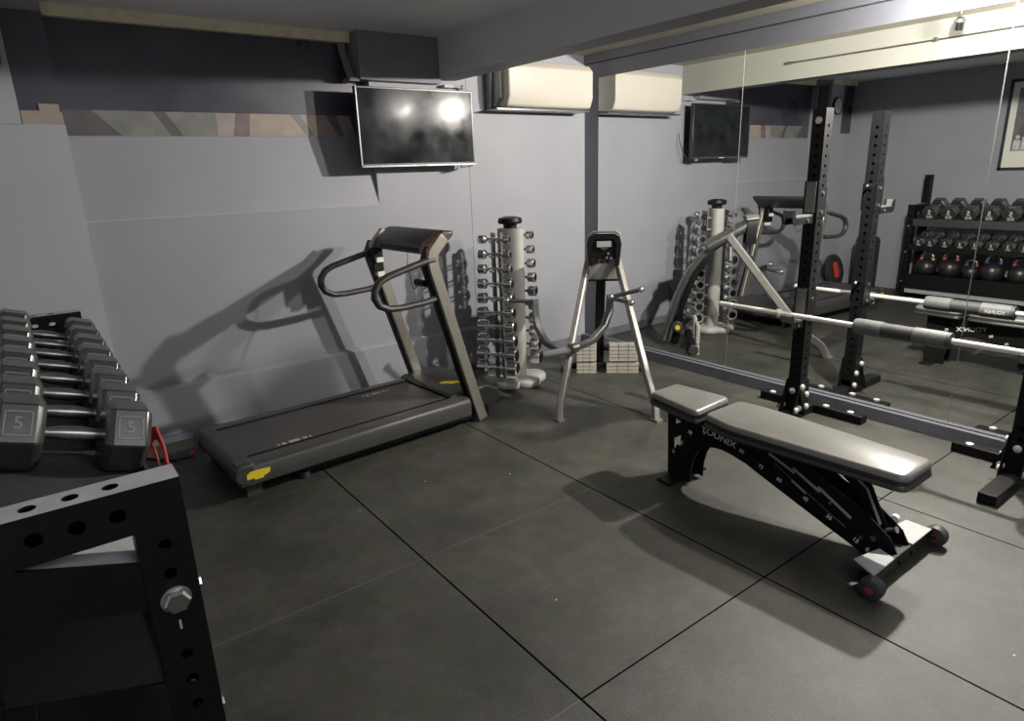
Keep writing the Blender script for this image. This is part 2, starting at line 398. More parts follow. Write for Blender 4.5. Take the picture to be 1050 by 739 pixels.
# boxing and beam
stb('trim_27', M['box'], (2.05, 2.68, 4.38, 4.57, 2.225, ZC), label='dark boxed duct above the television')
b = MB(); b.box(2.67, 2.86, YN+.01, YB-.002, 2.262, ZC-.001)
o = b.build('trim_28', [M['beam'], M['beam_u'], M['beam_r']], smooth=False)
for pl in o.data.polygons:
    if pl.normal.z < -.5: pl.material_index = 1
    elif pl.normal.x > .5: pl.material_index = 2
struct(o, 'grey ceiling beam with shade painted on its underside')
# bracket left of the boxing
b = MB(); b.rect([(1.99, 4.53, 2.50), (1.99, 4.50, 2.40), (2.0, 4.46, 2.30), (2.0, 4.42, 2.235)], .05, .012)
b.box(1.98, 2.05, 4.40, 4.52, 2.215, 2.235)
tag(b.build('metal_bracket', M['box']), 'dark bent metal bracket left of the boxed duct', 'bracket')

# mirrors
def mirror(y0, y1, label):
    t = thing('wall_mirror', label, 'mirror', (XM-.004, (y0+y1)/2, .088), 'mirror panels on the right wall')
    MB().box(XM-.006, XM-.001, y0+.0025, y1-.0025, .087, 2.33).build('glass', M['mirror'], t, smooth=False)
    MB().box(XM-.0075, XM-.001, y0-.002, y0+.0025, .087, 2.33).build('edge_strip', M['seam'], t, smooth=False)
mirror(2.87, 4.28, 'tall mirror panel nearest the back corner of the room')
mirror(1.335, 2.87, 'middle mirror panel behind the far squat stand')
mirror(-.2, 1.335, 'mirror panel behind the near squat stand, cut by the right edge')
mirror(-1.7, -.2, 'mirror panel out of view beside the camera')

# ------------------------------------------------------------------ camera
r_, u_, w_ = (np.array(v) for v in ((0,0,0),)*3)
def cam_axes(yaw, pitch, roll):
    cy, sy, cp, sp = math.cos(yaw), math.sin(yaw), math.cos(pitch), math.sin(pitch)
    f = Vector((sy*cp, cy*cp, -sp)); r = Vector((cy, -sy, 0)); u = r.cross(f)
    cr, sr = math.cos(roll), math.sin(roll)
    return r*cr+u*sr, u*cr-r*sr, f
r_, u_, f_ = cam_axes(*map(math.radians, (36.4876, 16.3096, -1.918)))
cd = bpy.data.cameras.new('camera'); cam = bpy.data.objects.new('camera', cd); COL.objects.link(cam)
cd.sensor_width = 36; cd.lens = 664.76/1050*36; cd.clip_start = .02
cam.matrix_world = Matrix(((r_.x, u_.x, -f_.x, 0), (r_.y, u_.y, -f_.y, 0), (r_.z, u_.z, -f_.z, 1.6), (0,0,0,1)))
sc.camera = cam

# ------------------------------------------------------------------ television
t = thing('television', 'black flat screen television on the back wall under the duct', 'television', (2.42, 4.33, 1.66))
MB().box(1.955, 2.885, 4.285, 4.325, 1.655, 2.172).build('bezel', M['bezel'], t, bevel=.004)
MB().box(1.968, 2.872, 4.2835, 4.286, 1.675, 2.16).build('screen', M['screen'], t, smooth=False)
b = MB(); b.box(1.955, 1.963, 4.279, 4.287, 1.655, 2.172); b.box(1.955, 2.885, 4.279, 4.287, 1.653, 1.663)
b.build('edge_strip', M['gun'], t)
b = MB(); b.box(2.2, 2.65, 4.325, 4.37, 1.75, 2.08); b.build('rear_housing', M['bezel'], t, bevel=.02)
b = MB(); b.box(2.3, 2.55, 4.37, 4.458, 1.85, 1.98); b.build('wall_bracket', M['gun'], t)
MB().box(2.38, 2.46, 4.276, 4.281, 1.655, 1.662).build('badge', M['white'], t)
b = MB(); b.tube([(2.80, 4.305, 1.65), (2.84, 4.31, 1.64), (2.90, 4.33, 1.655), (2.93, 4.36, 1.72), (2.93, 4.40, 1.80), (2.925, 4.43, 1.9)], .004, 8)
b.build('cable', M['bezel'], t)
MB().cyl((2.77, 4.31, 1.646), (2.81, 4.30, 1.646), .014).build('plug', M['patch_pink'], t)

# junction plug above television
b = MB(); b.box(2.72, 2.80, 4.40, 4.448, 2.205, 2.225); b.cyl((2.80, 4.42, 2.215), (2.88, 4.42, 2.212), .008); b.cyl((2.88, 4.42, 2.212), (2.90, 4.42, 2.212), .016)
tag(b.build('power_plug', M['offw2']), 'small grey plug under the beam end right of the television', 'plug')

# ------------------------------------------------------------------ air conditioner
t = thing('air_conditioner', 'cream wall mounted air conditioner in the corner beside the mirror', 'air conditioner', (3.6, 4.44, 2.07))
prof = [(4.4565, 2.075), (4.30, 2.062), (4.235, 2.08), (4.205, 2.15), (4.205, 2.36), (4.25, 2.405), (4.4565, 2.405)]
MB().prism(prof, 'x', 3.17, 4.04).build('casing', M['offw'], t, bevel=.01)
sp = [(4.4565, 2.085), (4.35, 2.075), (4.33, 2.12), (4.285, 2.14), (4.285, 2.37), (4.32, 2.39), (4.4565, 2.39)]
MB().prism(sp, 'x', 3.145, 3.172).build('side_panel', M['offw2'], t, bevel=.004)
MB().prism([(4.4565, 2.07), (4.40, 2.065), (4.38, 2.12), (4.36, 2.4), (4.4565, 2.4)], 'x', 3.115, 3.146).build('rear_edge', M['gun'], t)
b = MB(); b.prism([(4.29, 2.060), (4.24, 2.0755), (4.238, 2.079), (4.29, 2.064)], 'x', 3.24, 3.97); b.build('air_flap', M['offw2'], t)
b = MB(); b.box(3.1, 4.06, 4.27, 4.445, 2.052, 2.062); b.build('underside', M['gun'], t)

# clock
t = thing('wall_clock', 'round white clock with black rim high on the corner pilaster', 'clock', (.0, 4.395, 2.235))
MB().lathe((.0, 4.40, 2.235), (0,-1,0), [(.10, 0), (.105, .01), (.10, .03), (.088, .03), (.088, .02)], 40).build('rim', M['bezel'], t)
dial = MB().cyl((.0, 4.395, 2.235), (.0, 4.375, 2.235), .089, 40).build('dial', M['mount'], t)
b = MB(); b.rect([(0, 4.373, 2.235), (.03, 4.373, 2.29)], .006, .002); b.build('hand', M['bezel'], t)
b = MB(); b.rect([(0, 4.372, 2.235), (-.01, 4.372, 2.19)], .005, .002); b.build('hand', M['bezel'], t)
for k in range(12):
    a = k*PI/6; b = MB(); b.rect([(.072*math.cos(a), 4.373, 2.235+.072*math.sin(a)), (.082*math.cos(a), 4.373, 2.235+.082*math.sin(a))], .004, .002); b.build('hour_mark', M['bezel'], dial)

# picture on the left wall
t = thing('framed_picture', 'black framed monochrome group photograph on the left wall, seen in the mirror', 'picture', (XL+.01, 2.45, 1.43))
y0, y1, z0, z1 = 2.02, 2.74, 1.43, 2.36
b = MB()
for q in ((y0, y1, z0, z0+.03), (y0, y1, z1-.03, z1), (y0, y0+.03, z0, z1), (y1-.03, y1, z0, z1)): b.box(XL+.001, XL+.025, *q)
b.build('frame', M['bezel'], t)
MB().box(XL+.001, XL+.014, y0+.02, y1-.02, z0+.02, z1-.02).build('mount', M['mount'], t, smooth=False)
MB().box(XL+.001, XL+.016, y0+.09, y1-.09, z0+.2, z1-.09).build('photograph', M['photo_bg'], t, smooth=False)
b = MB()
for i in range(7):
    yy = y0+.13+i*.075; hz = z0+.24+.06*((i*5) % 3)/2
    b.cyl((XL+.0155, yy, hz+.10), (XL+.0175, yy, hz+.10), .02, 14)
    b.prism([(yy-.035, z0+.21), (yy+.035, z0+.21), (yy+.03, hz+.07), (yy-.03, hz+.07)], 'x', XL+.0155, XL+.0172)
b.build('printed_figures', M['photo_l'], t)

# ------------------------------------------------------------------ treadmill
TX0, TX1, TY0, TY1 = .625, 2.42, 3.35, 4.09
t = thing('treadmill', 'charcoal treadmill with champagne uprights beside the back wall', 'treadmill', (2.2, 3.7, 0))
TM = t
b = MB()   # side rails: rounded section swept along X
def rail(y, s):
    pr = [(y, .075), (y, .165), (y+s*.012, .188), (y+s*.05, .197), (y+s*.105, .197), (y+s*.11, .185), (y+s*.11, .075)]
    b.prism(pr, 'x', TX0+.01, 2.12)
rail(TY0, 1); rail(TY1, -1)
b.box(TX0+.1, 2.1, TY0+.1, TY1-.1, .08, .12)
b.build('side_rails', M['tread'], t, bevel=.01)
b = MB(); rr = .055
pts = []
for i in range(9):
    a = PI/2+PI*i/8; pts.append((TX0+.045+rr*math.cos(a)*.9, .137+rr*math.sin(a)))
b.prism([(2.02, .192)]+pts+[(2.02, .082)], 'y', TY0+.115, TY1-.115)
b.build('running_belt', M['belt'], t)
b = MB()
for y, s in ((TY0, 1), (TY1, -1)):
    b = MB(); b.prism([(TX0+.06, .075), (TX0, .10), (TX0-.012, .135), (TX0, .175), (TX0+.03, .196), (TX0+.1, .198), (TX0+.1, .075)], 'y', y-.002*s, y+s*.115)
    b.build('rear_end_cap', M['tread'], t, bevel=.012, seg=3)
b = MB(); b.box(TX0+.1, 2.10, TY0+.112, TY0+.118, .193, .198); b.box(TX0+.1, 2.0, TY1-.118, TY1-.112, .193, .199)
b.build('rail_groove', M['blk'], t)
b = MB(); b.prism([(2.02, .10), (2.02, .20), (2.05, .215), (2.33, .22), (2.43, .17), (2.45, .09), (2.40, .06), (2.1, .06)], 'y', TY0+.095, TY1+.0)
b.build('motor_hood', M['tread'], t, bevel=.02, seg=3)
b = MB(); b.box(2.012, 2.022, TY0+.1, TY1-.1, .192, .205); b.build('hood_edge', M['blk'], t)
b = MB(); b.box(.95, 2.3, TY0+.06, TY1-.06, .03, .08); b.build('base_frame', M['blk'], t)
for x in (1.0, 2.2):
    for y in (TY0+.07, TY1-.07):
        MB().cyl((x, y, 0), (x, y, .04), .03).build('foot', M['rubber'], t)
for x, y in ((.72, TY0+.08), (.72, TY1-.08)):
    MB().box(x-.04, x+.04, y-.03, y+.03, .0, .08).build('rear_foot', M['rubber'], t)
def sticker(cx, cy, cz, ux, uy, s=1):
    q = basis((cx, cy, cz), ux, uy); bb = MB()
    poly = [(-.075,-.022),(-.03,-.022),(-.025,-.034),(.03,-.034),(.033,-.02),(.055,-.016),(.075,-.005),(.078,.022),(.03,.027),(-.01,.03),(-.055,.027),(-.06,.018),(-.075,.012)]
    vs = [q @ Vector((x*s, y*s, 0)) for x, y in poly]+[q @ Vector((x*s, y*s, .0015)) for x, y in poly]; n = len(poly)
    bb.add(vs, [tuple(range(n)), tuple(range(n, 2*n))]+[(i, (i+1) % n, n+(i+1) % n, n+i) for i in range(n)])
    return bb
sticker(.735, TY0-.003, .135, (1,0,0), (0,0,1), .8).build('warning_sticker', M['yellow'], t, smooth=False)['label'] = 'yellow warning sticker on rear corner'
sticker(2.17, 3.66, .219, (.8,-.6,0), (.6,.8,0), .95).build('warning_sticker', M['yellow'], t, smooth=False)['label'] = 'yellow warning sticker on motor hood'
b = MB()
for cx, cy in ((1.0, 3.505), (1.725, 3.90)):
    b = MB()
    for dx, wd in ((-.092, .010), (-.06, .022), (0, .06), (.06, .022), (.092, .010)):
        b.box(cx+dx-wd/2, cx+dx+wd/2, cy-.016, cy+.016, .191, .1935)
    b.build('belt_print', M['brown'], t, smooth=False)
# handlebar uprights and handles
for y, nm in ((3.40, 'near'), (4.10, 'far')):
    b = MB(); yy = y
    dx = 0
    path = [(2.235+dx, yy, .01), (2.20+dx, yy, .12), (1.925+dx, yy, 1.05), (1.915+dx, yy, 1.11), (1.925+dx, yy, 1.15), (2.01+dx, yy, 1.235)]
    b.rect(path, .045, .07, up=(0,1,0)) if False else b.sweep(path, [(-.036,-.02),(.036,-.02),(.036,.02),(-.036,.02)], up=(0,1,0))
    b.build('upright', M['champ'], t, bevel=.006)
    b = MB(); yb = yy+.03
    path = [(2.20+dx, yb+.005, .08), (1.905+dx, yb, 1.05), (1.895+dx, yb, 1.10), (1.93+dx, yb, 1.17)]
    b.sweep(path, [(-.03,-.022),(.03,-.022),(.03,.022),(-.03,.022)], up=(0,1,0)); b.build('upright_inner_face', M['blk'], t)
    b = MB(); yh = yy+.0 if nm == 'near' else yy+.01
    loop = [(1.93, yh, 1.105), (1.86, yh, 1.10), (1.62, yh, 1.045), (1.56, yh, 1.02), (1.525, yh, .975), (1.52, yh, .93), (1.545, yh, .885), (1.60, yh, .858), (1.68, yh, .852), (1.86, yh, .86), (1.92, yh, .87)]
    b.sweep([(x+dx, y_, z) for x, y_, z in loop], [(.02*math.cos(2*PI*i/12), .026*math.sin(2*PI*i/12)) for i in range(12)], up=(0,1,0))
    b.build('handrail', M['tread'], t, ang=50)
b = MB()
b.prism([(1.905, 1.13), (1.98, 1.14), (2.10, 1.235), (2.105, 1.262), (2.04, 1.262), (1.93, 1.20)], 'y', 3.42, 4.12)
b.build('console', M['tread'], t, bevel=.012, seg=3)
b = MB(); b.add([(1.908, 3.53, 1.145), (1.908, 4.02, 1.145), (1.932, 4.02, 1.197), (1.932, 3.53, 1.197)], [(0,1,2,3)])
b.build('display', M['screen'], t, smooth=False)
MB().prism([(1.900, 1.135), (1.925, 1.199), (2.035, 1.265), (2.04, 1.262), (1.93, 1.20), (1.906, 1.13)], 'y', 3.415, 3.51).build('console_end', M['copper'], t)['label'] = 'copper brown end of console'
b = MB(); b.cyl((1.90, 3.46, .96), (1.90, 3.56, .96), .022); b.build('speed_knob', M['blk'], t)
b = MB(); b.box(1.88, 1.93, 4.0, 4.06, 1.045, 1.075); b.build('clip', M['mount'], t); b = MB(); b.box(1.89, 1.94, 4.02, 4.06, .95, .98); b.build('clip', M['mount'], t)
b = MB(); b.box(1.86, 1.94, 4.02, 4.09, .98, 1.14); b.build('handle_bracket', M['blk'], t, bevel=.008)
b = MB(); b.tube([(1.97, 3.75, 1.15), (1.965, 3.76, 1.05), (1.95, 3.72, 1.0), (1.94, 3.69, .93), (1.94, 3.66, .90), (1.94, 3.60, .93), (1.92, 3.55, 1.01)], .0025, 6)
b.build('safety_cord', M['blk'], t)
MB().sphere((TX0-.03, 4.08, .055), .016).build('safety_light', M['red'], t)['label'] = 'small red light at rear corner'
b = MB(); b.tube([(TX0-.03, 4.09, .03), (.52, 4.16, .008), (.45, 4.24, .006), (.38, 4.34, .006), (.30, 4.40, .006)], .006, 8)
b.build('power_cord', M['blk'], t)
TM.rotation_euler = (0, 0, math.radians(3.2))

# ------------------------------------------------------------------ dumbbell tree
TC = Vector((2.93, 3.93, 0))
t = thing('dumbbell_tree', 'pale vertical column rack of chrome dumbbells beside the treadmill', 'dumbbell rack', TC)
sd = Vector((.84, .54, 0)).normalized(); ad = Vector((-sd.y, sd.x, 0))
def rot2(p, z): return TC+ad*p[0]+sd*p[1]+Vector((0,0,z))
b = MB(); prof = []
for i in range(28):
    a = 2*PI*i/28; prof.append((.098*math.copysign(abs(math.cos(a))**.7, math.cos(a)), .062*math.copysign(abs(math.sin(a))**.7, math.sin(a))))
vs = [rot2(p, .03) for p in prof]+[rot2(p, 1.19) for p in prof]; n = 28
b.add(vs, [tuple(range(n)), tuple(range(n, 2*n))]+[(i, (i+1) % n, n+(i+1) % n, n+i) for i in range(n)])
b.build('column', M['pale'], t)
b = MB()
for a in (90, 210, 330, 30, 150, 270):
    q = TC+(ad*math.cos(math.radians(a))+sd*math.sin(math.radians(a)))*.13
    b.lathe((q.x, q.y, 0), (0,0,1), [(.11, 0), (.118, .008), (.118, .04), (.105, .055), (.0001, .057)], 28)
b.build('base', M['pale'], t, ang=50)
b = MB(); b.lathe((TC.x, TC.y, 1.19), (0,0,1), [(.05, 0), (.05, .03), (.085, .035), (.092, .05), (.085, .075), (.05, .085), (.0001, .086)], 28); b.build('top_cap', M['blk'], t)
for s_ in (-1, 1):
    q = TC+sd*s_*.115+(ad*.065 if s_ < 0 else ad*0)
    b = MB()
    for k in (-1, 1):
        p_ = q+ad*k*.03; b.box(p_.x-.012, p_.x+.012, p_.y-.012, p_.y+.012, .06, 1.17)
    b.build('rack_rail', M['gun'], t)
    for i in range(10):
        z = 1.125-.108*i; hr = .03+.0022*i
        for k in (-1, 1):
            b = MB()
            a_ = TC+(ad*.065 if s_ < 0 else ad*0)+ad*k*.03+sd*s_*.05+Vector((0,0,z-.022)); c_ = TC+(ad*.065 if s_ < 0 else ad*0)+ad*k*.03+sd*s_*(.175+.002*i)+Vector((0,0,z-.022))
            e_ = c_+sd*s_*.022+Vector((0,0,.02)); b.rect([a_, c_, e_], .012, .008); b.build('cradle', M['offw2'], t)
for i in range(10):
    hr = .033+.0026*i; hl = .05+.003*i; ln = .07+.0015*i
    proto = None
    for s_ in (-1, 1):
        z = 1.125-.108*i; q = TC+(ad*.065 if s_ < 0 else ad*0)+sd*s_*(.165+.002*i)+Vector((0,0,z))
        side = 'left of the column' if s_ < 0 else 'right of the column'
        ordn = ['topmost', 'second from top', 'third from top', 'fourth from top', 'fifth from top', 'sixth from top', 'seventh from top', 'third from bottom', 'second from bottom', 'bottom'][i]
        lab = 'chrome dumbbell on the column rack, %s, %s' % (side, ordn)
        if proto is None:
            d = thing('chrome_dumbbell', lab, 'dumbbell', q, 'chrome dumbbells on the column rack')
            d.rotation_euler = (0, 0, math.atan2(ad.y, ad.x))
            MB().cyl((-ln+.01, 0, 0), (ln-.01, 0, 0), .012, 12).build('handle', M['chrome'], d, world=False)
            for k in (-1, 1):
                e = ln*k; o_ = (ln+hl)*k
                hd = MB().lathe((e-.0, 0, 0), (k, 0, 0), [(.013, -.012), (hr*.8, -.004), (hr, .004), (hr, hl-.006), (hr*.88, hl), (hr*.6, hl+.0)], 22).build('head', M['chrome'], d, world=False)
                MB().cyl((e+k*(hl-.001), 0, 0), (e+k*(hl+.0015), 0, 0), hr*.6, 20).build('end_disc', M['blk'], hd, world=False)
            proto = d
        else:
            d = tree_copy(proto); d.location = q; d['label'] = lab
            # numbers hidden at this size

# ------------------------------------------------------------------ ab machine (A frame)
mid = Vector((2.8665, 2.837, 0)); dS = Vector((.66554, .74636, 0)); dF = Vector((.74636, -.66554, 0))
def T(s, l, z): return mid+dS*s+dF*l+Vector((0,0,z))
t = thing('abdominal_trainer', 'silver A-frame abdominal exercise machine with curved dark rail', 'exercise machine', tuple(T(.6, 0, 0)))
for k in (-1, 1):
    b = MB(); b.rect([T(0, k*.315, 0), T(.05, k*.312, .10), T(.22, k*.275, .23), T(.27, k*.262, .29), T(.78, k*.105, .95), T(.82, k*.095, 1.0)], .04, .062)
    b.build('leg', M['silver'], t)
    b = MB(); c = T(-.005, k*.316, 0); b.box(c.x-.028, c.x+.028, c.y-.03, c.y+.03, 0, .016); b.build('foot_cap', M['silver'], t)
b = MB(); b.tube([T(.62, 0, 1.08), T(.8, 0, 1.0), T(1.0, 0, .85), T(1.13, 0, .68), T(1.22, 0, .48), T(1.29, 0, .25), T(1.33, 0, .05)], .036, 14)
b.build('curved_rail', M['gun'], t)
b = MB(); b.rect([T(1.0, .0, .80), T(1.10, 0, .62), T(1.18, 0, .40), T(1.24, 0, .02)], .075, .05); b.build('rear_post', M['blk'], t)
b = MB(); vs = [T(.80, -.13, .80), T(.80, .13, .80), T(.80, .10, .92), T(.80, -.10, .92)]; vs += [v+dS*.006 for v in vs]
b.add(vs, [(0,1,2,3),(4,5,6,7),(0,1,5,4),(1,2,6,5),(2,3,7,6),(3,0,4,7)]); b.build('cross_plate', M['silver'], t)
b = MB(); b.rect([T(.79, -.13, .80), T(.79, .13, .80)], .02, .014); b.build('plate_edge', M['blk'], t)
for l_ in (-.055, .055):
    b = MB(); b.cyl(T(.64, l_, 1.10), T(1.0, l_, .90), .045, 24, .008); b.build('elbow_pad', M['gun'], t)
# head: U-shaped hood
b = MB()
pr = [(-.12,-.15), (-.135,.0), (-.12,.05), (-.08,.072), (.08,.072), (.12,.05), (.135,.0), (.12,-.15), (.085,-.15), (.095,.0), (.07,.035), (-.07,.035), (-.095,.0), (-.085,-.15)]
vs = [T(.60, x*.9, 1.085+z) for x, z in pr]+[T(.68, x*.9, 1.07+z) for x, z in pr]; n = len(pr)
b.add(vs, [(i, (i+1) % n, n+(i+1) % n, n+i) for i in range(n)]+[(0,1,12,13),(1,2,11,12),(2,3,10,11),(3,4,9,10),(4,5,8,9) if False else (4,5,8,9),(5,6,7,8)]+[(n,n+13,n+12,n+1),(n+1,n+12,n+11,n+2),(n+2,n+11,n+10,n+3),(n+3,n+10,n+9,n+4),(n+4,n+9,n+8,n+5),(n+5,n+8,n+7,n+6)])
b.build('head_hood', M['blk'], t)
b = MB(); pr = [(-.125,.055),(-.085,.078),(.085,.078),(.125,.055),(.125,.068),(.085,.092),(-.085,.092),(-.125,.068)]
vs = [T(.59, x*.92, 1.088+z) for x, z in pr]+[T(.69, x*.92, 1.075+z) for x, z in pr]; n = 8
b.add(vs, [tuple(range(n)), tuple(range(n,2*n))]+[(i, (i+1) % n, n+(i+1) % n, n+i) for i in range(n)]); b.build('hood_top', M['silver'], t, bevel=.004)
b = MB(); vs = [T(.62, -.095, .98), T(.62, .095, .98), T(.62, .09, 1.13), T(.62, -.09, 1.13)]; b.add(vs+[v+dS*.02 for v in vs], [(0,1,2,3),(4,5,6,7),(0,1,5,4),(1,2,6,5),(2,3,7,6),(3,0,4,7)]); b.build('counter_housing', M['blk'], t)
b = MB(); vs = [T(.605, -.05, 1.065), T(.605, .05, 1.065), T(.605, .05, 1.105), T(.605, -.05, 1.105)]; b.add(vs+[v+dS*.014 for v in vs], [(0,1,2,3),(4,5,6,7),(0,1,5,4),(1,2,6,5),(2,3,7,6),(3,0,4,7)]); b.build('counter_window', M['offw2'], t)
for zz_, l_ in ((1.02, .03), (.99, .02), (.985, .05)):
    MB().cyl(T(.60, l_, zz_), T(.62, l_, zz_), .009, 10).build('bolt', M['chrome'], t)
# swinging yoke with grips
A = T(.52, -.49, .70); B_ = T(.52, .045, .715)
b = MB(); yo = [T(.53, -.485, .715), T(.50, -.485, .62), T(.44, -.47, .53), T(.36, -.41, .44), T(.30, -.32, .40), T(.30, -.22, .41), T(.36, -.09, .45), T(.44, .0, .54), T(.50, .035, .63), T(.53, .04, .735)]
b.rect(yo, .05, .042); b.build('yoke_arm', M['gun'], t)
b = MB(); b.cyl(T(.53, -.485, .70), T(.50, -.68, .715), .014, 14); g_ = b.build('grip', M['rubber'], t)
MB().sphere(T(.50, -.69, .715), .02, 14).build('grip_end', M['chrome'], g_)
b = MB(); b.cyl(T(.53, .04, .72), T(.50, .24, .775), .015, 14); g_ = b.build('grip', M['rubber'], t)
MB().sphere(T(.50, .25, .778), .024, 14).build('grip_end', M['chrome'], g_)
b = MB(); b.cyl(T(.53, .04, .715), T(.40, .17, .705), .014, 14); g_ = b.build('grip', M['gun'], t)
MB().sphere(T(.395, .177, .705), .024, 14).build('grip_end', M['chrome'], g_)
MB().sphere(T(.515, .045, .725), .022, 12).build('joint_cap', M['chrome'], t)
b = MB(); b.cyl(T(.24, -.43, .385), T(.28, -.23, .405), .026, 18, .005); b.build('pivot_roller', M['offw2'], t)
b = MB(); b.cyl(T(.26, -.24, .42), T(.30, -.20, .42), .035, 18); b.build('pivot_collar', M['gun'], t)
# rear foot boards and wheels
b = MB()
def board(l0, l1, z0, z1, m, nm):
    b = MB(); nsl = max(1, round((z1-z0)/.028))
    for i in range(nsl):
        za = z0+(z1-z0)*i/nsl; zb = za+(z1-z0)/nsl*.78
        nx = 3 if nsl > 2 else 1
        for j in range(nx):
            la = l0+(l1-l0)*j/nx+.003; lb = l0+(l1-l0)*(j+1)/nx-.003
            vs = [T(1.04, la, za), T(1.04, lb, za), T(1.04, lb, zb), T(1.04, la, zb)]; vs += [v+dS*.02 for v in vs]
            b.add(vs, [(0,1,2,3),(4,7,6,5),(0,4,5,1),(1,5,6,2),(2,6,7,3),(3,7,4,0)])
    vs = [T(1.056, l0, z0), T(1.056, l1, z0), T(1.056, l1, z1), T(1.056, l0, z1)]; vs += [v+dS*.014 for v in vs]
    b.m = 1; b.add(vs, [(0,1,2,3),(4,7,6,5),(0,4,5,1),(1,5,6,2),(2,6,7,3),(3,7,4,0)])
    b.build(nm, [m, M['offw2']], t, smooth=False)
board(-.19, -.03, .10, .25, M['beige'], 'slatted_board'); board(.07, .30, .10, .25, M['beige'], 'slatted_board')
board(.05, .31, .0, .085, M['offw'], 'base_board'); board(-.19, -.03, .0, .085, M['offw'], 'base_board')
b = MB(); b.rect([T(1.09, -.30, .05), T(1.09, .32, .05)], .05, .05); b.build('rear_foot_bar', M['blk'], t)
for l_ in (-.30, .32):
    MB().cyl(T(1.09, l_-.02, .045), T(1.09, l_+.02, .045), .045, 20, .006).build('wheel', M['rubber'], t)
MB().cyl(T(1.22, .085, .19), T(1.22, .10, .19), .022, 16).build('hub_cap', M['yellow'], t)['label'] = 'yellow round cap'
MB().cyl(T(1.22, .03, .19), T(1.22, .086, .19), .05, 18, .008).build('roller', M['rubber'], t)

# ------------------------------------------------------------------ adjustable bench
BX = 2.60
t = thing('weight_bench', 'black adjustable flat bench with two pads on the rubber floor', 'bench', (BX, 1.5, 0))
def padmesh(outline, z0, z1, puff=.012):
    """pad from outline (X,Y); slightly crowned top with rounded edge"""
    b = MB(); P = [Vector((x, y, 0)) for x, y in outline]; c = sum(P, Vector())/len(P); n = len(P); rings = []
    def inset(k):
        out = []
        for i in range(n):
            a, p_, q = P[i-1], P[i], P[(i+1) % n]
            t1 = (p_-a).normalized(); t2 = (q-p_).normalized(); nn = Vector((-(t1+t2).y, (t1+t2).x, 0)).normalized()
            if nn.dot(c-p_) < 0: nn = -nn
            out.append(p_+nn*k)
        return out
    for k, z in ((.004, z0), (0, z0+.006), (0, z1-.024), (.003, z1-.012), (.009, z1-.004), (.018, z1)):
        rings.append([v+Vector((0,0,z)) for v in inset(k)])
    vs = [v for r in rings for v in r]; k = len(rings)
    b.m = 1; b.add(vs, [(j*n+i, j*n+(i+1) % n, (j+1)*n+(i+1) % n, (j+1)*n+i) for j in range(2) for i in range(n)]+[tuple(range(n-1,-1,-1))])
    b.m = 0; b.add(vs, [(j*n+i, j*n+(i+1) % n, (j+1)*n+(i+1) % n, (j+1)*n+i) for j in range(2, k-1) for i in range(n)]+[tuple(range((k-1)*n, k*n))])
    return b
def rounded(pts, r=.03, n=5):
    out = []; P = [Vector((x, y)) for x, y in pts]; N = len(P)
    for i in range(N):
        a, p_, c = P[i-1], P[i], P[(i+1) % N]
        d1 = (a-p_).normalized(); d2 = (c-p_).normalized(); s0 = p_+d1*r; s1 = p_+d2*r
        for k in range(n+1):
            u = k/n; out.append(tuple(s0*(1-u)**2+p_*2*u*(1-u)+s1*u*u))
    return out
padmesh(rounded([(2.49, 2.165), (2.715, 2.165), (2.735, 1.835), (2.43, 1.815)], .04), .408, .462).build('seat_pad', [M['vinyl'], M['vinyl_s']], t, ang=60)
padmesh(rounded([(2.44, 1.785), (2.73, 1.785), (2.745, 1.62), (2.70, .88), (2.45, .88), (2.40, 1.62)], .045), .408, .462).build('back_pad', [M['vinyl'], M['vinyl_s']], t, ang=60)
b = MB(); b.add([], []);
padmesh(rounded([(2.485, 2.17), (2.72, 2.17), (2.74, 1.83), (2.425, 1.81)], .04), .396, .426).build('pad_base', [M['vinyl_s'], M['vinyl_s']], t)
padmesh(rounded([(2.435, 1.79), (2.735, 1.79), (2.75, 1.62), (2.705, .875), (2.445, .875), (2.395, 1.62)], .045), .396, .426).build('pad_base', [M['vinyl_s'], M['vinyl_s']], t)
side = [(2.065, .015), (1.92, .015), (1.915, .10), (1.90, .16), (1.875, .205), (1.835, .238), (1.79, .252), (1.74, .256), (1.69, .250), (1.61, .232), (1.525, .20), (1.275, .11), (1.047, .03), (.95, .012), (.89, .05), (.94, .14), (1.07, .23), (1.20, .275), (1.36, .36), (1.5, .396), (2.08, .396)]
for x in (BX-.055, BX+.049):
    b = MB(); b.plate(side, [[(2.03, .342), (1.988, .328), (2.028, .307)], [(2.034, .224), (1.977, .263), (1.976, .203), (1.999, .191), (2.012, .196), (2.031, .153)], [(1.942, .346), (1.90, .354), (1.934, .257)]], x, x+.006)
    b.build('side_plate', M['blk'], t, smooth=False)
# stepped ladder slots: pale strips stand in for the light in them
b = MB()
for (ya, za, yb_, zb_) in ((1.49, .325, 1.36, .275), (1.37, .295, 1.24, .23), (1.25, .25, 1.10, .165)):
    b.rect([(BX-.058, ya, za), (BX-.058, yb_, zb_)], .003, .012)
b.rect([(BX-.058, 1.37, .235), (BX-.058, 1.30, .198)], .003, .008)
b.build('slot_light_strip', M['offw2'], t)
b = MB(); b.rect([(BX-.0565, 1.46, .285), (BX-.0565, 1.12, .115)], .002, .004); b.build('slot_line', M['gun'], t)
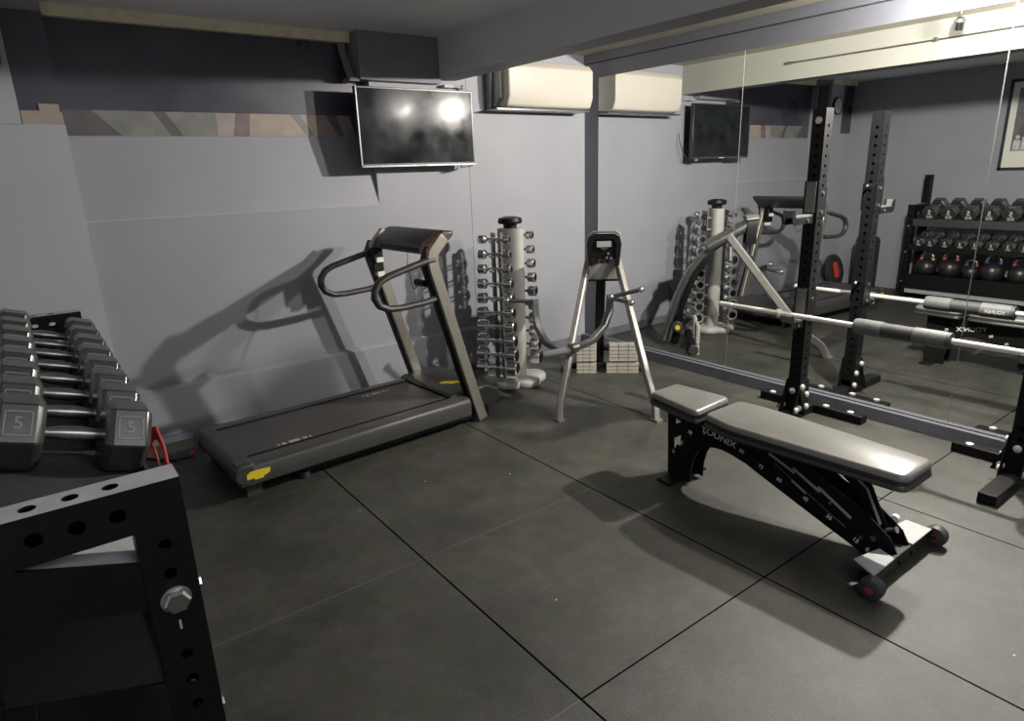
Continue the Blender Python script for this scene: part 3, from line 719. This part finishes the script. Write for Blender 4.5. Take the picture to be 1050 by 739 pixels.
# back pad support strut
b = MB()
for x in (BX-.03, BX+.024): b.rect([(x, 1.22, .385), (x, 1.08, .29), (x, 1.0, .13)], .006, .035)
b.build('support_strut', M['blk'], t)
MB().add([(BX-.022, 1.20, .37), (BX+.022, 1.20, .37), (BX+.022, 1.08, .285), (BX-.022, 1.08, .285), (BX+.022, 1.01, .15), (BX-.022, 1.01, .15)], [(0,1,2,3), (3,2,4,5)]).build('strut_plate', M['offw2'], t, smooth=False)
b = MB(); b.cyl((BX-.07, 1.0, .12), (BX+.07, 1.0, .12), .012); b.cyl((BX+.02, 1.0, .12), (BX+.02, .95, .15), .014); b.build('pivot_pin', M['chrome'], t)
MB().cyl((BX+.055, .98, .17), (BX+.075, .98, .17), .018).build('bolt', M['mount'], t)
for y, z in ((2.03, .16), (1.84, .318), (1.19, .20), (1.05, .10), (.98, .06), (1.45, .36)):
    MB().cyl((BX-.064, y, z), (BX-.054, y, z), .008, 12).build('bolt', M['chrome'], t)
# wheel end: cross bar and wheels, rear foot
b = MB(); b.box(BX-.26, BX+.26, .90, .96, .03, .085); b.build('axle_bar', M['blk'], t, bevel=.004)
b = MB(); b.prism([(BX-.27, .90), (BX-.10, .90), (BX-.07, .97), (BX-.22, 1.0)], 'z', .085, .091); b.build('foot_plate', M['gl'], t, smooth=False)['label'] = 'light grey foot plate'
b = MB(); b.prism([(BX+.06, .90), (BX+.24, .90), (BX+.24, 1.0), (BX+.09, 1.02)], 'z', .085, .091)
b.build('foot_plate', M['gl'], t, smooth=False)['label'] = 'light grey foot plate'
for k in (-1, 1):
    x = BX+k*.285
    wh = MB().lathe((x-.028, .895, .045), (1,0,0), [(.030, 0), (.043, .006), (.045, .02), (.045, .036), (.043, .05), (.030, .056)], 28).build('wheel', M['rubber'], t)
    MB().cyl((x-.030, .895, .045), (x+.030, .895, .045), .016, 20).build('wheel_hub', M['hub'], wh)
    MB().cyl((x-.034, .895, .045), (x+.034, .895, .045), .007, 12).build('axle', M['chrome'], wh)
    b = MB(); b.rect([(BX+k*.22, .93, .07), (BX+k*.26, .895, .05)], .03, .012); b.build('wheel_bracket', M['blk'], t)
b = MB(); b.box(BX-.15, BX+.15, 1.97, 2.06, .0, .014); b.build('rear_foot', M['blk'], t, bevel=.003)
b = MB(); b.box(BX-.049, BX+.049, 2.045, 2.06, .03, .15); b.build('rear_leg_web', M['blk'], t)
b = MB(); b.box(BX-.049, BX+.049, 1.84, 2.0, .37, .396); b.box(BX-.049, BX+.049, 1.2, 1.8, .365, .396); b.build('pad_rail', M['blk'], t)
# lettering on the side plate (reads from -X side)
def side_text(s_, y, z, size, ang, sidex=-1):
    d = Vector((0, -math.cos(ang), -math.sin(ang))); up = Vector((0, -math.sin(ang), math.cos(ang)))
    if sidex > 0: d = Vector((0, math.cos(ang), math.sin(ang))); 
    x = BX-.0575 if sidex < 0 else BX+.0575
    return text_mb(s_, size, .0006, basis((x, y, z), d, up))
a = .20
b = side_text('YOUNIX', 1.765, .318, .046, .17)
b.v = [(v[0], 1.775+(v[1]-1.775)*1.15, v[2]) for v in b.v]
b.build('brand_lettering', M['white'], t, smooth=False)
b = side_text('YOUNIX', 1.765, .318, .046, -.17, 1); b.v = [(v[0], 1.775+(v[1]-1.775)*1.15, v[2]) for v in b.v]
b.build('brand_lettering', M['white'], t, smooth=False)
for s_, y, z in (('85', 1.93, .29), ('80', 1.63, .287), ('75', 1.525, .245), ('60', 1.43, .215), ('45', 1.30, .172), ('30', 1.19, .13), ('15', 1.07, .075), ('0', 1.02, .055), ('-10', .975, .04), ('15', 1.985, .22), ('0', 2.03, .15)):
    side_text(s_, y, z, .026, .35).build('angle_number', M['white'], t, smooth=False)
    side_text(s_, y, z, .026, -.35, 1).build('angle_number', M['white'], t, smooth=False)

# ------------------------------------------------------------------ squat stands
def squat_stand(y0, label, first):
    """upright 80 mm tube, y0 = centre"""
    t = thing('squat_stand', label, 'squat stand', (3.82, y0, 0), 'pair of squat stands by the mirror')
    b = MB(); b.holetube((3.78, y0-.04, .10), (0,0,1), 1.785, (1,0,0), .08, (0,1,0), .08, [.03+.0555*i+.05 for i in range(30)], .0105, faces='uv', n=12)
    b.build('upright', M['blk'], t, smooth=False)
    MB().box(3.786, 3.854, y0-.034, y0+.034, 1.876, 1.884).build('top_plate', M['gun'], t)
    MB().box(3.43, 3.98, y0-.04, y0+.04, .002, .055).build('base_beam', M['blk'], t, bevel=.004)
    MB().box(3.975, 4.055, y0-.35, y0+.35, .002, .055).build('cross_foot', M['blk'], t, bevel=.004)
    for s_ in (-1, 1):
        b = MB(); b.prism([(3.70, .045), (3.90, .045), (3.868, .26), (3.775, .26)], 'y', y0+s_*.046-.003, y0+s_*.046+.003)
        b.build('gusset_plate', M['blk'], t, smooth=False)
    b = MB(); b.prism([(y0-.10, .05), (y0+.10, .05), (y0+.042, .22), (y0-.042, .22)], 'x', 3.768, 3.776); b.build('front_gusset', M['blk'], t, smooth=False)
    for (x, z) in ((3.79, .22), (3.85, .16), (3.74, .075), (3.86, .075)):
        for s_ in (-1, 1):
            MB().lathe((x, y0+s_*.048, z), (0, s_, 0), [(.020, 0), (.020, .008), (.014, .015), (.0001, .018)], 12).build('bolt', M['bolt'], t)
    for (yy, z) in ((.0, .19), (.055, .085), (-.055, .085)):
        MB().lathe((3.769, y0+yy, z), (-1, 0, 0), [(.019, 0), (.019, .008), (.0001, .016)], 12).build('bolt', M['bolt'], t)
    for yy in (-.27, -.11, .11, .27):
        MB().lathe((4.0, y0+yy, .054), (0, 0, 1), [(.020, 0), (.020, .010), (.0001, .018)], 12).build('bolt', M['bolt'], t)
    # numeral plate
    MB().lathe((3.779, y0, 1.82), (-1,0,0), [(.02, 0), (.02, .002)], 12).build('badge', M['patch_tan'], t)
    # J hook at height 1.33
    jh = MB()
    return t
def jhook(y0, z0, label, tx=3.625):
    e = tx-3.625
    t = thing('bar_hook', label, 'bar hook', (3.78, y0, z0), 'hooks pinned to the squat stands')
    MB().box(3.770, 3.779, y0-.045, y0+.045, z0, z0+.24).build('back_plate', M['blk'], t, bevel=.002)
    MB().box(3.765, 3.770, y0-.03, y0+.03, z0+.06, z0+.235).build('pad', M['foam'], t)
    for s_ in (-1, 1):
        b = MB(); b.prism([(3.77, z0), (3.65+e, z0+.0), (3.63+e, z0+.02), (3.625+e, z0+.085), (3.65+e, z0+.085), (3.665+e, z0+.04), (3.77, z0+.04)], 'y', y0+s_*.028-.003, y0+s_*.028+.003)
        b.build('hook_cheek', M['blk'], t, smooth=False)
        MB().cyl((3.70, y0+s_*.032, z0+.02), (3.70, y0+s_*.04, z0+.02), .010, 10).build('bolt', M['chrome'], t)
        b = MB(); b.box(3.775, 3.866, y0+s_*.043-.002, y0+s_*.043+.002, z0+.03, z0+.20); b.build('side_cheek', M['blk'], t)
        for dz in (.06, .17): MB().cyl((3.82, y0+s_*.045, z0+dz), (3.82, y0+s_*.052, z0+dz), .011, 10).build('bolt', M['chrome'], t)
    MB().prism([(3.77, z0+.038), (3.66+e, z0+.038), (3.655+e, z0+.048), (3.77, z0+.052)], 'y', y0-.025, y0+.025).build('liner', M['foam'], t)
    MB().prism([(3.632+e, z0+.045), (3.628+e, z0+.085), (3.622+e, z0+.085), (3.624+e, z0+.045)], 'y', y0-.028, y0+.028).build('lip', M['foam'], t)
    b = MB(); b.tube([(3.86, y0, z0+.19), (3.90, y0-.0, z0+.19), (3.91, y0, z0+.18)], .008, 8); b.build('pin', M['chrome'], t)
Y1, Y2 = 2.085, .885
squat_stand(Y1, 'tall black perforated squat stand farther from the camera, left of the bar centre', 1)
squat_stand(Y2, 'black squat stand at the right edge of the photo', 2)
jhook(Y1, 1.245, 'upper bar hook on the far squat stand, above the barbell', 3.54)
jhook(Y1, .615, 'lower bar hook on the far squat stand, holding the barbell')
jhook(Y2, .615, 'bar hook holding the near end of the barbell')
# barbell
zb = .69; xb = 3.71
t = thing('barbell', 'long pale steel barbell resting low across the two squat stands', 'barbell', (xb, 1.485, zb))
b = MB(); b.cyl((xb, .35, zb), (xb, 2.62, zb), .0155, 18); b.build('bar', M['bar'], t)
for s_ in (-1, 1):
    yc = 1.485+s_*.70
    MB().lathe((xb, yc, zb), (0, s_, 0), [(.017, -.012), (.026, -.006), (.026, .012), (.018, .02)], 20).build('collar', M['bar'], t)
    MB().cyl((xb, 1.485+s_*1.04, zb), (xb, 1.485+s_*1.137, zb), .018, 18, .002).build('sleeve_end', M['bar'], t)
t2 = thing('foam_bar_pad', 'grey foam squat pad wrapped round the middle of the barbell', 'bar pad', (xb, 1.485, zb))
b = MB(); b.lathe((xb, 1.24, zb), (0,1,0), [(.018, 0), (.040, .004), (.044, .015), (.044, .16), (.040, .165)], 24); b.build('foam', M['foam'], t2); b = MB(); b.lathe((xb, 1.565, zb), (0,1,0), [(.040, 0), (.044, .005), (.044, .135), (.040, .15), (.018, .152)], 24)
b.build('foam', M['foam'], t2)
MB().cyl((xb, 1.40, zb), (xb, 1.57, zb), .0405, 24).build('centre_strap', M['foam_d'], t2)
MB().lathe((xb, 1.225, zb), (0,1,0), [(.018, 0), (.043, .003), (.043, .02), (.018, .022)], 24).build('end_ring', M['foam_d'], t2)
b = text_mb('YOUNIX', .028, .0006, basis((xb+.0445, 1.32, zb), (0, 1, 0), (0, 0, 1)))
b.build('brand_lettering', M['white'], t2, smooth=False)

# ------------------------------------------------------------------ dumbbell rack (left)
RX1 = .15; RY0, RY1 = 1.24, 3.36
t = thing('dumbbell_rack', 'black three tier dumbbell rack along the left wall, foreground', 'dumbbell rack', (0, 2.3, 0))
for i, (ya, lb) in enumerate(((RY0, 'near'), (RY1-.07, 'far'))):
    z_t = 1.085
    b = MB(); b.holetube((.062, ya, 0), (0,0,1), .995, (1,0,0), .088, (0,1,0), .07, [.957-.06*k_ for k_ in range(15) if k_ not in (2, 3)], .0115, faces='uv', n=20, lip=.005)
    b.build('front_post', M['blk'], t, smooth=False)
    b = MB(); b.holetube((RX1, ya, .995), (-1,0,0), .33, (0,0,1), .088, (0,1,0), .07, [.106+.0605*k_ for k_ in range(4)], .0135, faces='uv', n=20, lip=.005)
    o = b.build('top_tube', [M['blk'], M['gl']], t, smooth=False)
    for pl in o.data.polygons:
        if pl.center.z > 1.0829: pl.material_index = 1  # lamplight on the top face put into its colour
    b = MB(); b.holetube((-.26, ya, 0), (0,0,1), 1.40, (1,0,0), .08, (0,1,0), .07, [.075+.06*k_ for k_ in range(22)], .0115, faces='uv', n=12)
    b.build('rear_post', M['blk'], t, smooth=False)
    b = MB(); b.prism([(.062, .934), (-.18, 1.014), (-.18, .905), (.062, .835)], 'y', ya+.004, ya+.012); b.build('shelf_bracket', M['blk'], t, smooth=False)
    b = MB(); b.box(-.3, .2, ya-.005, ya+.075, 0, .05); b.build('base_foot', M['blk'], t, bevel=.004)
    s_ = -1 if i == 0 else 1
    yf = ya if i == 0 else ya+.07
    b = MB(); b.lathe((.106, yf, .842), (0, s_, 0), [(.027, 0), (.027, .004), (.023, .005)], 32); b.lathe((.106, yf+s_*.004, .842), (0, s_, 0), [(.0245, 0), (.0245, .012), (.020, .0165)], 6)
    b.build('bolt', M['steel'], t, ang=20)
    MB().box(.103, .107, yf-.0005 if s_ < 0 else yf, yf if s_ < 0 else yf+.0005, .775, .795).build('slot_mark', M['gl'], t)
    for z_ in (.52, .20):
        MB().lathe((.106, yf, z_+.0), (0, s_, 0), [(.016, 0), (.016, .008), (.0001, .011)], 6).build('bolt', M['steel'], t)
    for z_ in (.84, .55, .20):
        MB().lathe((RX1, ya+.035, z_), (1, 0, 0), [(.013, 0), (.013, .007), (.0001, .010)], 6).build('bolt', M['chrome'], t)
# trays
ya, yb = RY0+.0725, RY1-.0725
def tray(zf, slope, lip0, lip1, nm='shelf_tray', m_='blk'):
    xb_ = -.20; zf_ = zf; zb_ = zf+slope*(RX1-.012-xb_)
    b = MB(); b.prism([(RX1-.012, zf_), (xb_, zb_), (xb_, zb_-.006), (RX1-.012, zf_-.006)], 'y', ya, yb)
    b.box(RX1-.012, RX1-.004, ya, yb, lip0, lip1); b.box(xb_-.004, xb_, ya, yb, zb_-.05, zb_+.02)
    return b.build(nm, M[m_], t, smooth=False)
SL = .325
tray(.905, SL, .845, .925, m_='rubber')  # lighter than the lower trays, lamplight put into its colour
b = MB(); b.prism([(RX1-.02, .9085), (-.16, .9085+SL*(RX1-.02+.16)), (-.16, .9065+SL*(RX1-.02+.16)), (RX1-.02, .9065)], 'y', ya-.058, ya+.13); b.build('painted_lit_tray_end', M['gl'], t, smooth=False)  # pale sheet stands in for lamplight on the tray end
tray(.60, SL, .575, .655); tray(.285, 0, .13, .30)
b = MB(); b.box(-.2, -.17, ya, yb, .15, .2); b.box(RX1-.05, RX1-.02, ya, yb, .08, .13); b.build('lower_rail', M['gl'], t, smooth=False)

# hex dumbbells
def hex_dumbbell(name, ap, hl, gl, gr, label, loc, num, group, white=False):
    """ap = across-flat half, hl = head length, gl = half grip length; axis local X, one flat up"""
    d = thing(name, label, 'dumbbell', loc, group)
    R = ap/math.cos(PI/6)
    prof = [(-gl*1.05, gr*.8), (-gl*.8, gr*.85), (-gl*.3, gr*1.1), (gl*.3, gr*1.1), (gl*.8, gr*.85), (gl*1.05, gr*.8)]
    MB().lathe((0,0,0), (1,0,0), [(r, x) for x, r in prof], 16).build('handle', M['steel'], d, world=False)
    for k in (-1, 1):
        b = MB(); rings = []
        for x, s_ in ((gl, .80), (gl+.008, .93), (gl+.018, 1.0), (gl+hl-.012, 1.0), (gl+hl, .84)):
            rings.append([(k*x, R*s_*math.cos(PI/3*i), R*s_*math.sin(PI/3*i)) for i in range(6)])
        vs = [v for r in rings for v in r]
        b.add(vs, [(j*6+i, j*6+(i+1) % 6, (j+1)*6+(i+1) % 6, (j+1)*6+i) for j in range(4) for i in range(6)]+[tuple(range(6)), tuple(range(24, 30))])
        h = b.build('head', M['hex'], d, world=False, bevel=.0035, ang=25)
        xc = k*(gl+hl*.52); aa = math.radians(150)
        for aa in (math.radians(150+60), ) if False else (math.radians(150), math.radians(30)):
            # frame and number on the slanted upper faces
            nrm = Vector((0, math.cos(aa), math.sin(aa))); 
            xdir = Vector((1, 0, 0)) if nrm.y < 0 else Vector((-1, 0, 0))
            up = nrm.cross(xdir)
            q = basis(Vector((xc, 0, 0))+nrm*(ap+.0005), xdir, up)
            fb = MB(); w_, h_ = hl*.27, ap*.36
            for (x0, x1, y0, y1) in ((-w_, w_, -h_, -h_+.003), (-w_, w_, h_-.003, h_), (-w_, -w_+.003, -h_, h_), (w_-.003, w_, -h_, h_)):
                fb.box(x0, x1, y0, y1, -.001, .0015)
            fb.xform(q); fb.merge(text_mb(num, ap*.5, .0012, q)); fb.build('embossed_number', M['hexl'], h, world=False, smooth=False)
        if white and k == 1:
            q = basis((k*(gl+hl+.0008), 0, 0), (0, k, 0), (0, 0, 1))
            tm = text_mb(num, ap*.9, .0006, q @ Matrix.Translation((0, ap*.22, 0))); tm.merge(text_mb('KG', ap*.55, .0006, q @ Matrix.Translation((0, -ap*.42, 0))))
            tm.build('end_number', M['white'], h, world=False, smooth=False)
    return d
M['hexl'] = mat('pale_rubber_relief', (.20, .20, .195), .35)  # lighter rubber tone for raised frames and numbers
tilt = math.atan(SL)
def place(d, y, x, z): d.location = (x, y, z); d.rotation_euler = (0, tilt, 0)
names = ['nearest', 'second', 'third', 'fourth', 'fifth', 'sixth', 'seventh', 'farthest']
proto = None
for i in range(8):
    y = 1.79+.191*i
    lab = {0: 'nearest large black hex dumbbell on the top shelf', 7: 'farthest large hex dumbbell on the top shelf, by the end plate'}.get(i, '%s large hex dumbbell from the camera on the top shelf' % names[i])
    if proto is None:
        d = proto = hex_dumbbell('hex_dumbbell', .079, .098, .058, .0165, lab, (0,0,0), '5', 'large hex dumbbells on the top shelf', True)
    else:
        d = tree_copy(proto); d['label'] = lab
    tz = .905+SL*(RX1-.012-.015); place(d, y, .012, tz+.079/math.cos(tilt)+.004)
# second tier: smaller
proto = None
ys = [1.75, 1.90, 2.05, 2.20, 2.34, 2.49, 2.64, 2.78, 2.93, 3.08, 3.20]
for i, y in enumerate(ys):
    k = len(ys)-i
    ordw = ['first', 'second', 'third', 'fourth', 'fifth', 'sixth', 'seventh', 'eighth', 'ninth', 'tenth', 'eleventh', 'twelfth', 'thirteenth'][k-1]
    lab = 'small black hex dumbbell on the middle shelf, %s from the far end' % ordw
    if proto is None: d = proto = hex_dumbbell('hex_dumbbell', .055, .075, .055, .015, lab, (0,0,0), '3', 'small hex dumbbells on the middle shelf', True)
    else: d = tree_copy(proto); d['label'] = lab
    tz = .60+SL*(RX1-.012-.03); place(d, y, .03, tz+.055/math.cos(tilt)+.004)
# kettlebells
KB = [(3.13, .11, 'yellow', 'orange'), (2.89, .118, 'red', 'red'), (2.68, .09, 'red', 'copper'), (2.48, .118, 'blue', 'blue'), (2.23, .112, 'red', 'red'), (1.99, .105, 'copper', 'copper')]
KL = ['yellow and orange', 'bright red', 'dark red on a small bell', 'blue', 'red again beyond the mirror seam', 'copper brown', 'blue nearest the camera', 'yellow']
for i, (y, r, c1, c2) in enumerate(KB):
    z0 = .285
    lab = ['black kettlebell with yellow and orange handle bands, farthest on the bottom shelf', 'black kettlebell with bright red bands, second from the far end', 'smallest black kettlebell with dark red handle, third from the far end', 'black kettlebell with blue handle, fourth from the far end', 'black kettlebell with red bands, fifth from the far end', 'black kettlebell with copper brown bands, sixth from the far end', 'black kettlebell with blue bands, second nearest the camera', 'black kettlebell with yellow bands, nearest the camera on the bottom shelf'][i]
    d = thing('kettlebell', lab, 'kettlebell', (.02, y, z0), 'kettlebells on the bottom shelf')
    b = MB(); b.lathe((.02, y, z0+.001), (0,0,1), [(r*.55, 0), (r*.8, r*.18), (r*.97, r*.5), (r, r*.85), (r*.93, r*1.2), (r*.72, r*1.52), (r*.4, r*1.72), (.0001, r*1.78)], 28); b.build('body', M['kbell'], d)
    zt = z0+r*1.45
    b = MB(); b.tube([(.02, y-r*.5, zt), (.02, y-r*.56, zt+r*.45), (.02, y-r*.42, zt+r*.72), (.02, y-r*.2, zt+r*.80), (.02, y+r*.2, zt+r*.80), (.02, y+r*.42, zt+r*.72), (.02, y+r*.56, zt+r*.45), (.02, y+r*.5, zt)], r*.14, 12, up=(1,0,0)); kh = b.build('handle', M['gun'], d, ang=60)
    for s_, c in ((-1, c1), (1, c2)):
        b = MB(); b.tube([(.02, y+s_*r*.50, zt+.0), (.02, y+s_*r*.56, zt+r*.34)], r*.17, 12, up=(1,0,0)); b.build('colour_band', M[c], kh)

# red strap hanging at rack front
b = MB()
b.rect([(.165, 1.90, .90), (.185, 1.88, .955), (.192, 1.85, .965), (.198, 1.82, .93), (.196, 1.79, .86), (.194, 1.77, .78)], .036, .005, up=(1,0,0))
b.rect([(.165, 1.90, .90), (.178, 1.88, .93), (.18, 1.85, .92), (.182, 1.82, .87), (.182, 1.80, .80)], .012, .004, up=(1,0,0))
o = b.build('lifting_strap', M['red']); tag(o, 'red webbing strap looped over the front edge of the dumbbell rack', 'strap')

# punch bag / roll and bumper plate in corner behind rack
t = thing('foam_roller', 'tall black padded roll standing behind the far end of the rack', 'foam roll', (.0, 3.85, 0))
b = MB(); b.lathe((-.05, 3.85, 0), (0,0,1), [(.10, 0), (.13, .02), (.135, .05), (.135, .62), (.125, .665), (.09, .685), (.0001, .69)], 32); b.build('body', M['rubber'], t, ang=60)
MB().lathe((-.05, 3.85, .60), (0,0,1), [(.1355, 0), (.137, .005), (.1355, .01)], 32).build('seam', M['gun'], t)
t = thing('bumper_plate', 'black rubber weight plate with a red label leaning on the corner pilaster', 'weight plate', (.0, 4.28, 0))
q = Vector((0, -.97, .24))
b = MB(); b.lathe((-.12, 4.30, .205), q, [(.02, 0), (.185, 0), (.205, .01), (.205, .05), (.185, .06), (.11, .055), (.10, .045), (.03, .045), (.02, .05)], 40); b.build('disc', M['rubber'], t)
b = MB(); cc = Vector((-.12, 4.30, .205))+q.normalized()*.058
b.add([cc+Vector((x, 0, 0))+q.cross(Vector((1,0,0))).normalized()*z for x, z in ((-.05,-.10), (.06,-.10), (.06,.10), (-.05,.10))], [(0,1,2,3)])
b.build('red_label', M['orange'], t, smooth=False)['label'] = 'bright red rectangular label'

# ------------------------------------------------------------------ ceiling spotlights
def spot(x, y, z, label, on):
    t = thing('ceiling_spotlight', label, 'ceiling light', (x, y, ZC), 'spotlights between beam and mirror')
    MB().cyl((x, y, ZC-.006), (x, y, ZC-.03), .035, 24).build('canopy', M['offw2'], t)
    MB().cyl((x, y, ZC-.03), (x, y, z+.07), .008, 12).build('stem', M['chrome'], t)
    if on: MB().sphere((x, y, z), .028, 18).build('bulb', M['bulb'], t)
    else: MB().lathe((x, y, z+.05), (-.4, .2, -1), [(.02, 0), (.035, .02), (.035, .07), (.02, .075)], 20).build('lamp_head', M['chrome'], t)
LP = (3.85, 1.42, 2.33)
spot(LP[0], LP[1], 2.335, 'lit spotlight bulb hanging near the mirror, glaring in the reflection', True)
spot(3.25, 1.93, 2.40, 'unlit chrome spotlight further from the mirror', False)
# conduit pipe on the beam's mirror side
t = thing('conduit_pipe', 'thin grey conduit along the mirror side of the beam', 'pipe', (2.868, 2.6, 2.395))
b = MB(); b.cyl((2.868, 1.5, 2.395), (2.868, 3.35, 2.395), .007, 10); b.build('pipe', M['gun'], t)
MB().cyl((2.872, 3.3, 2.395), (2.872, 3.36, 2.395), .012, 14).build('coupling', M['steel'], t)
b = MB(); b.box(2.86, 2.89, 2.2, 2.22, 2.38, 2.41); b.build('clip', M['steel'], t)

def light(kind, name, loc, power, col=(1, .94, .85), size=.05, rot=None):
    l = bpy.data.lights.new(name, kind); l.energy = power; l.color = col
    if kind == 'POINT': l.shadow_soft_size = size
    if kind == 'AREA': l.size = size
    o = bpy.data.objects.new(name, l); COL.objects.link(o); o.location = loc
    if rot: o.rotation_euler = rot
    return o
light('POINT', 'spot_lamp', (3.85, 1.42, 2.33), 310, size=.035)
vl = light('POINT', 'lamp_light_returned_by_mirror', (2*XM-3.85, 1.42, 2.33), 470, size=.035)  # added lamp behind the mirror wall, stands in for reflected lamplight
lc = bpy.data.collections.new('mirror_pass')
for ob in bpy.data.objects:
    if ob.type == 'MESH' and not (ob.name.startswith('wall_right') or (ob.parent and ob.parent.name.startswith('wall_mirror'))): lc.objects.link(ob)
vl.data.specular_factor = .08
vl.light_linking.blocker_collection = lc
light('AREA', 'room_fill', (1.0, -.9, 2.5), 28, col=(.93, .96, 1.0), size=1.6)
w = bpy.data.worlds.new('world'); sc.world = w; w.use_nodes = True
w.node_tree.nodes['Background'].inputs[0].default_value = (.5, .52, .56, 1); w.node_tree.nodes['Background'].inputs[1].default_value = .1
sc.view_settings.view_transform = 'Standard'
sc.view_settings.exposure = -0.12; sc.view_settings.gamma = 1.12
sc.cycles.use_denoising = True
sc.cycles.caustics_reflective = False; sc.cycles.caustics_refractive = False
sc.cycles.max_bounces = 8; sc.cycles.diffuse_bounces = 5; sc.cycles.glossy_bounces = 5
sc.cycles.sample_clamp_indirect = 4
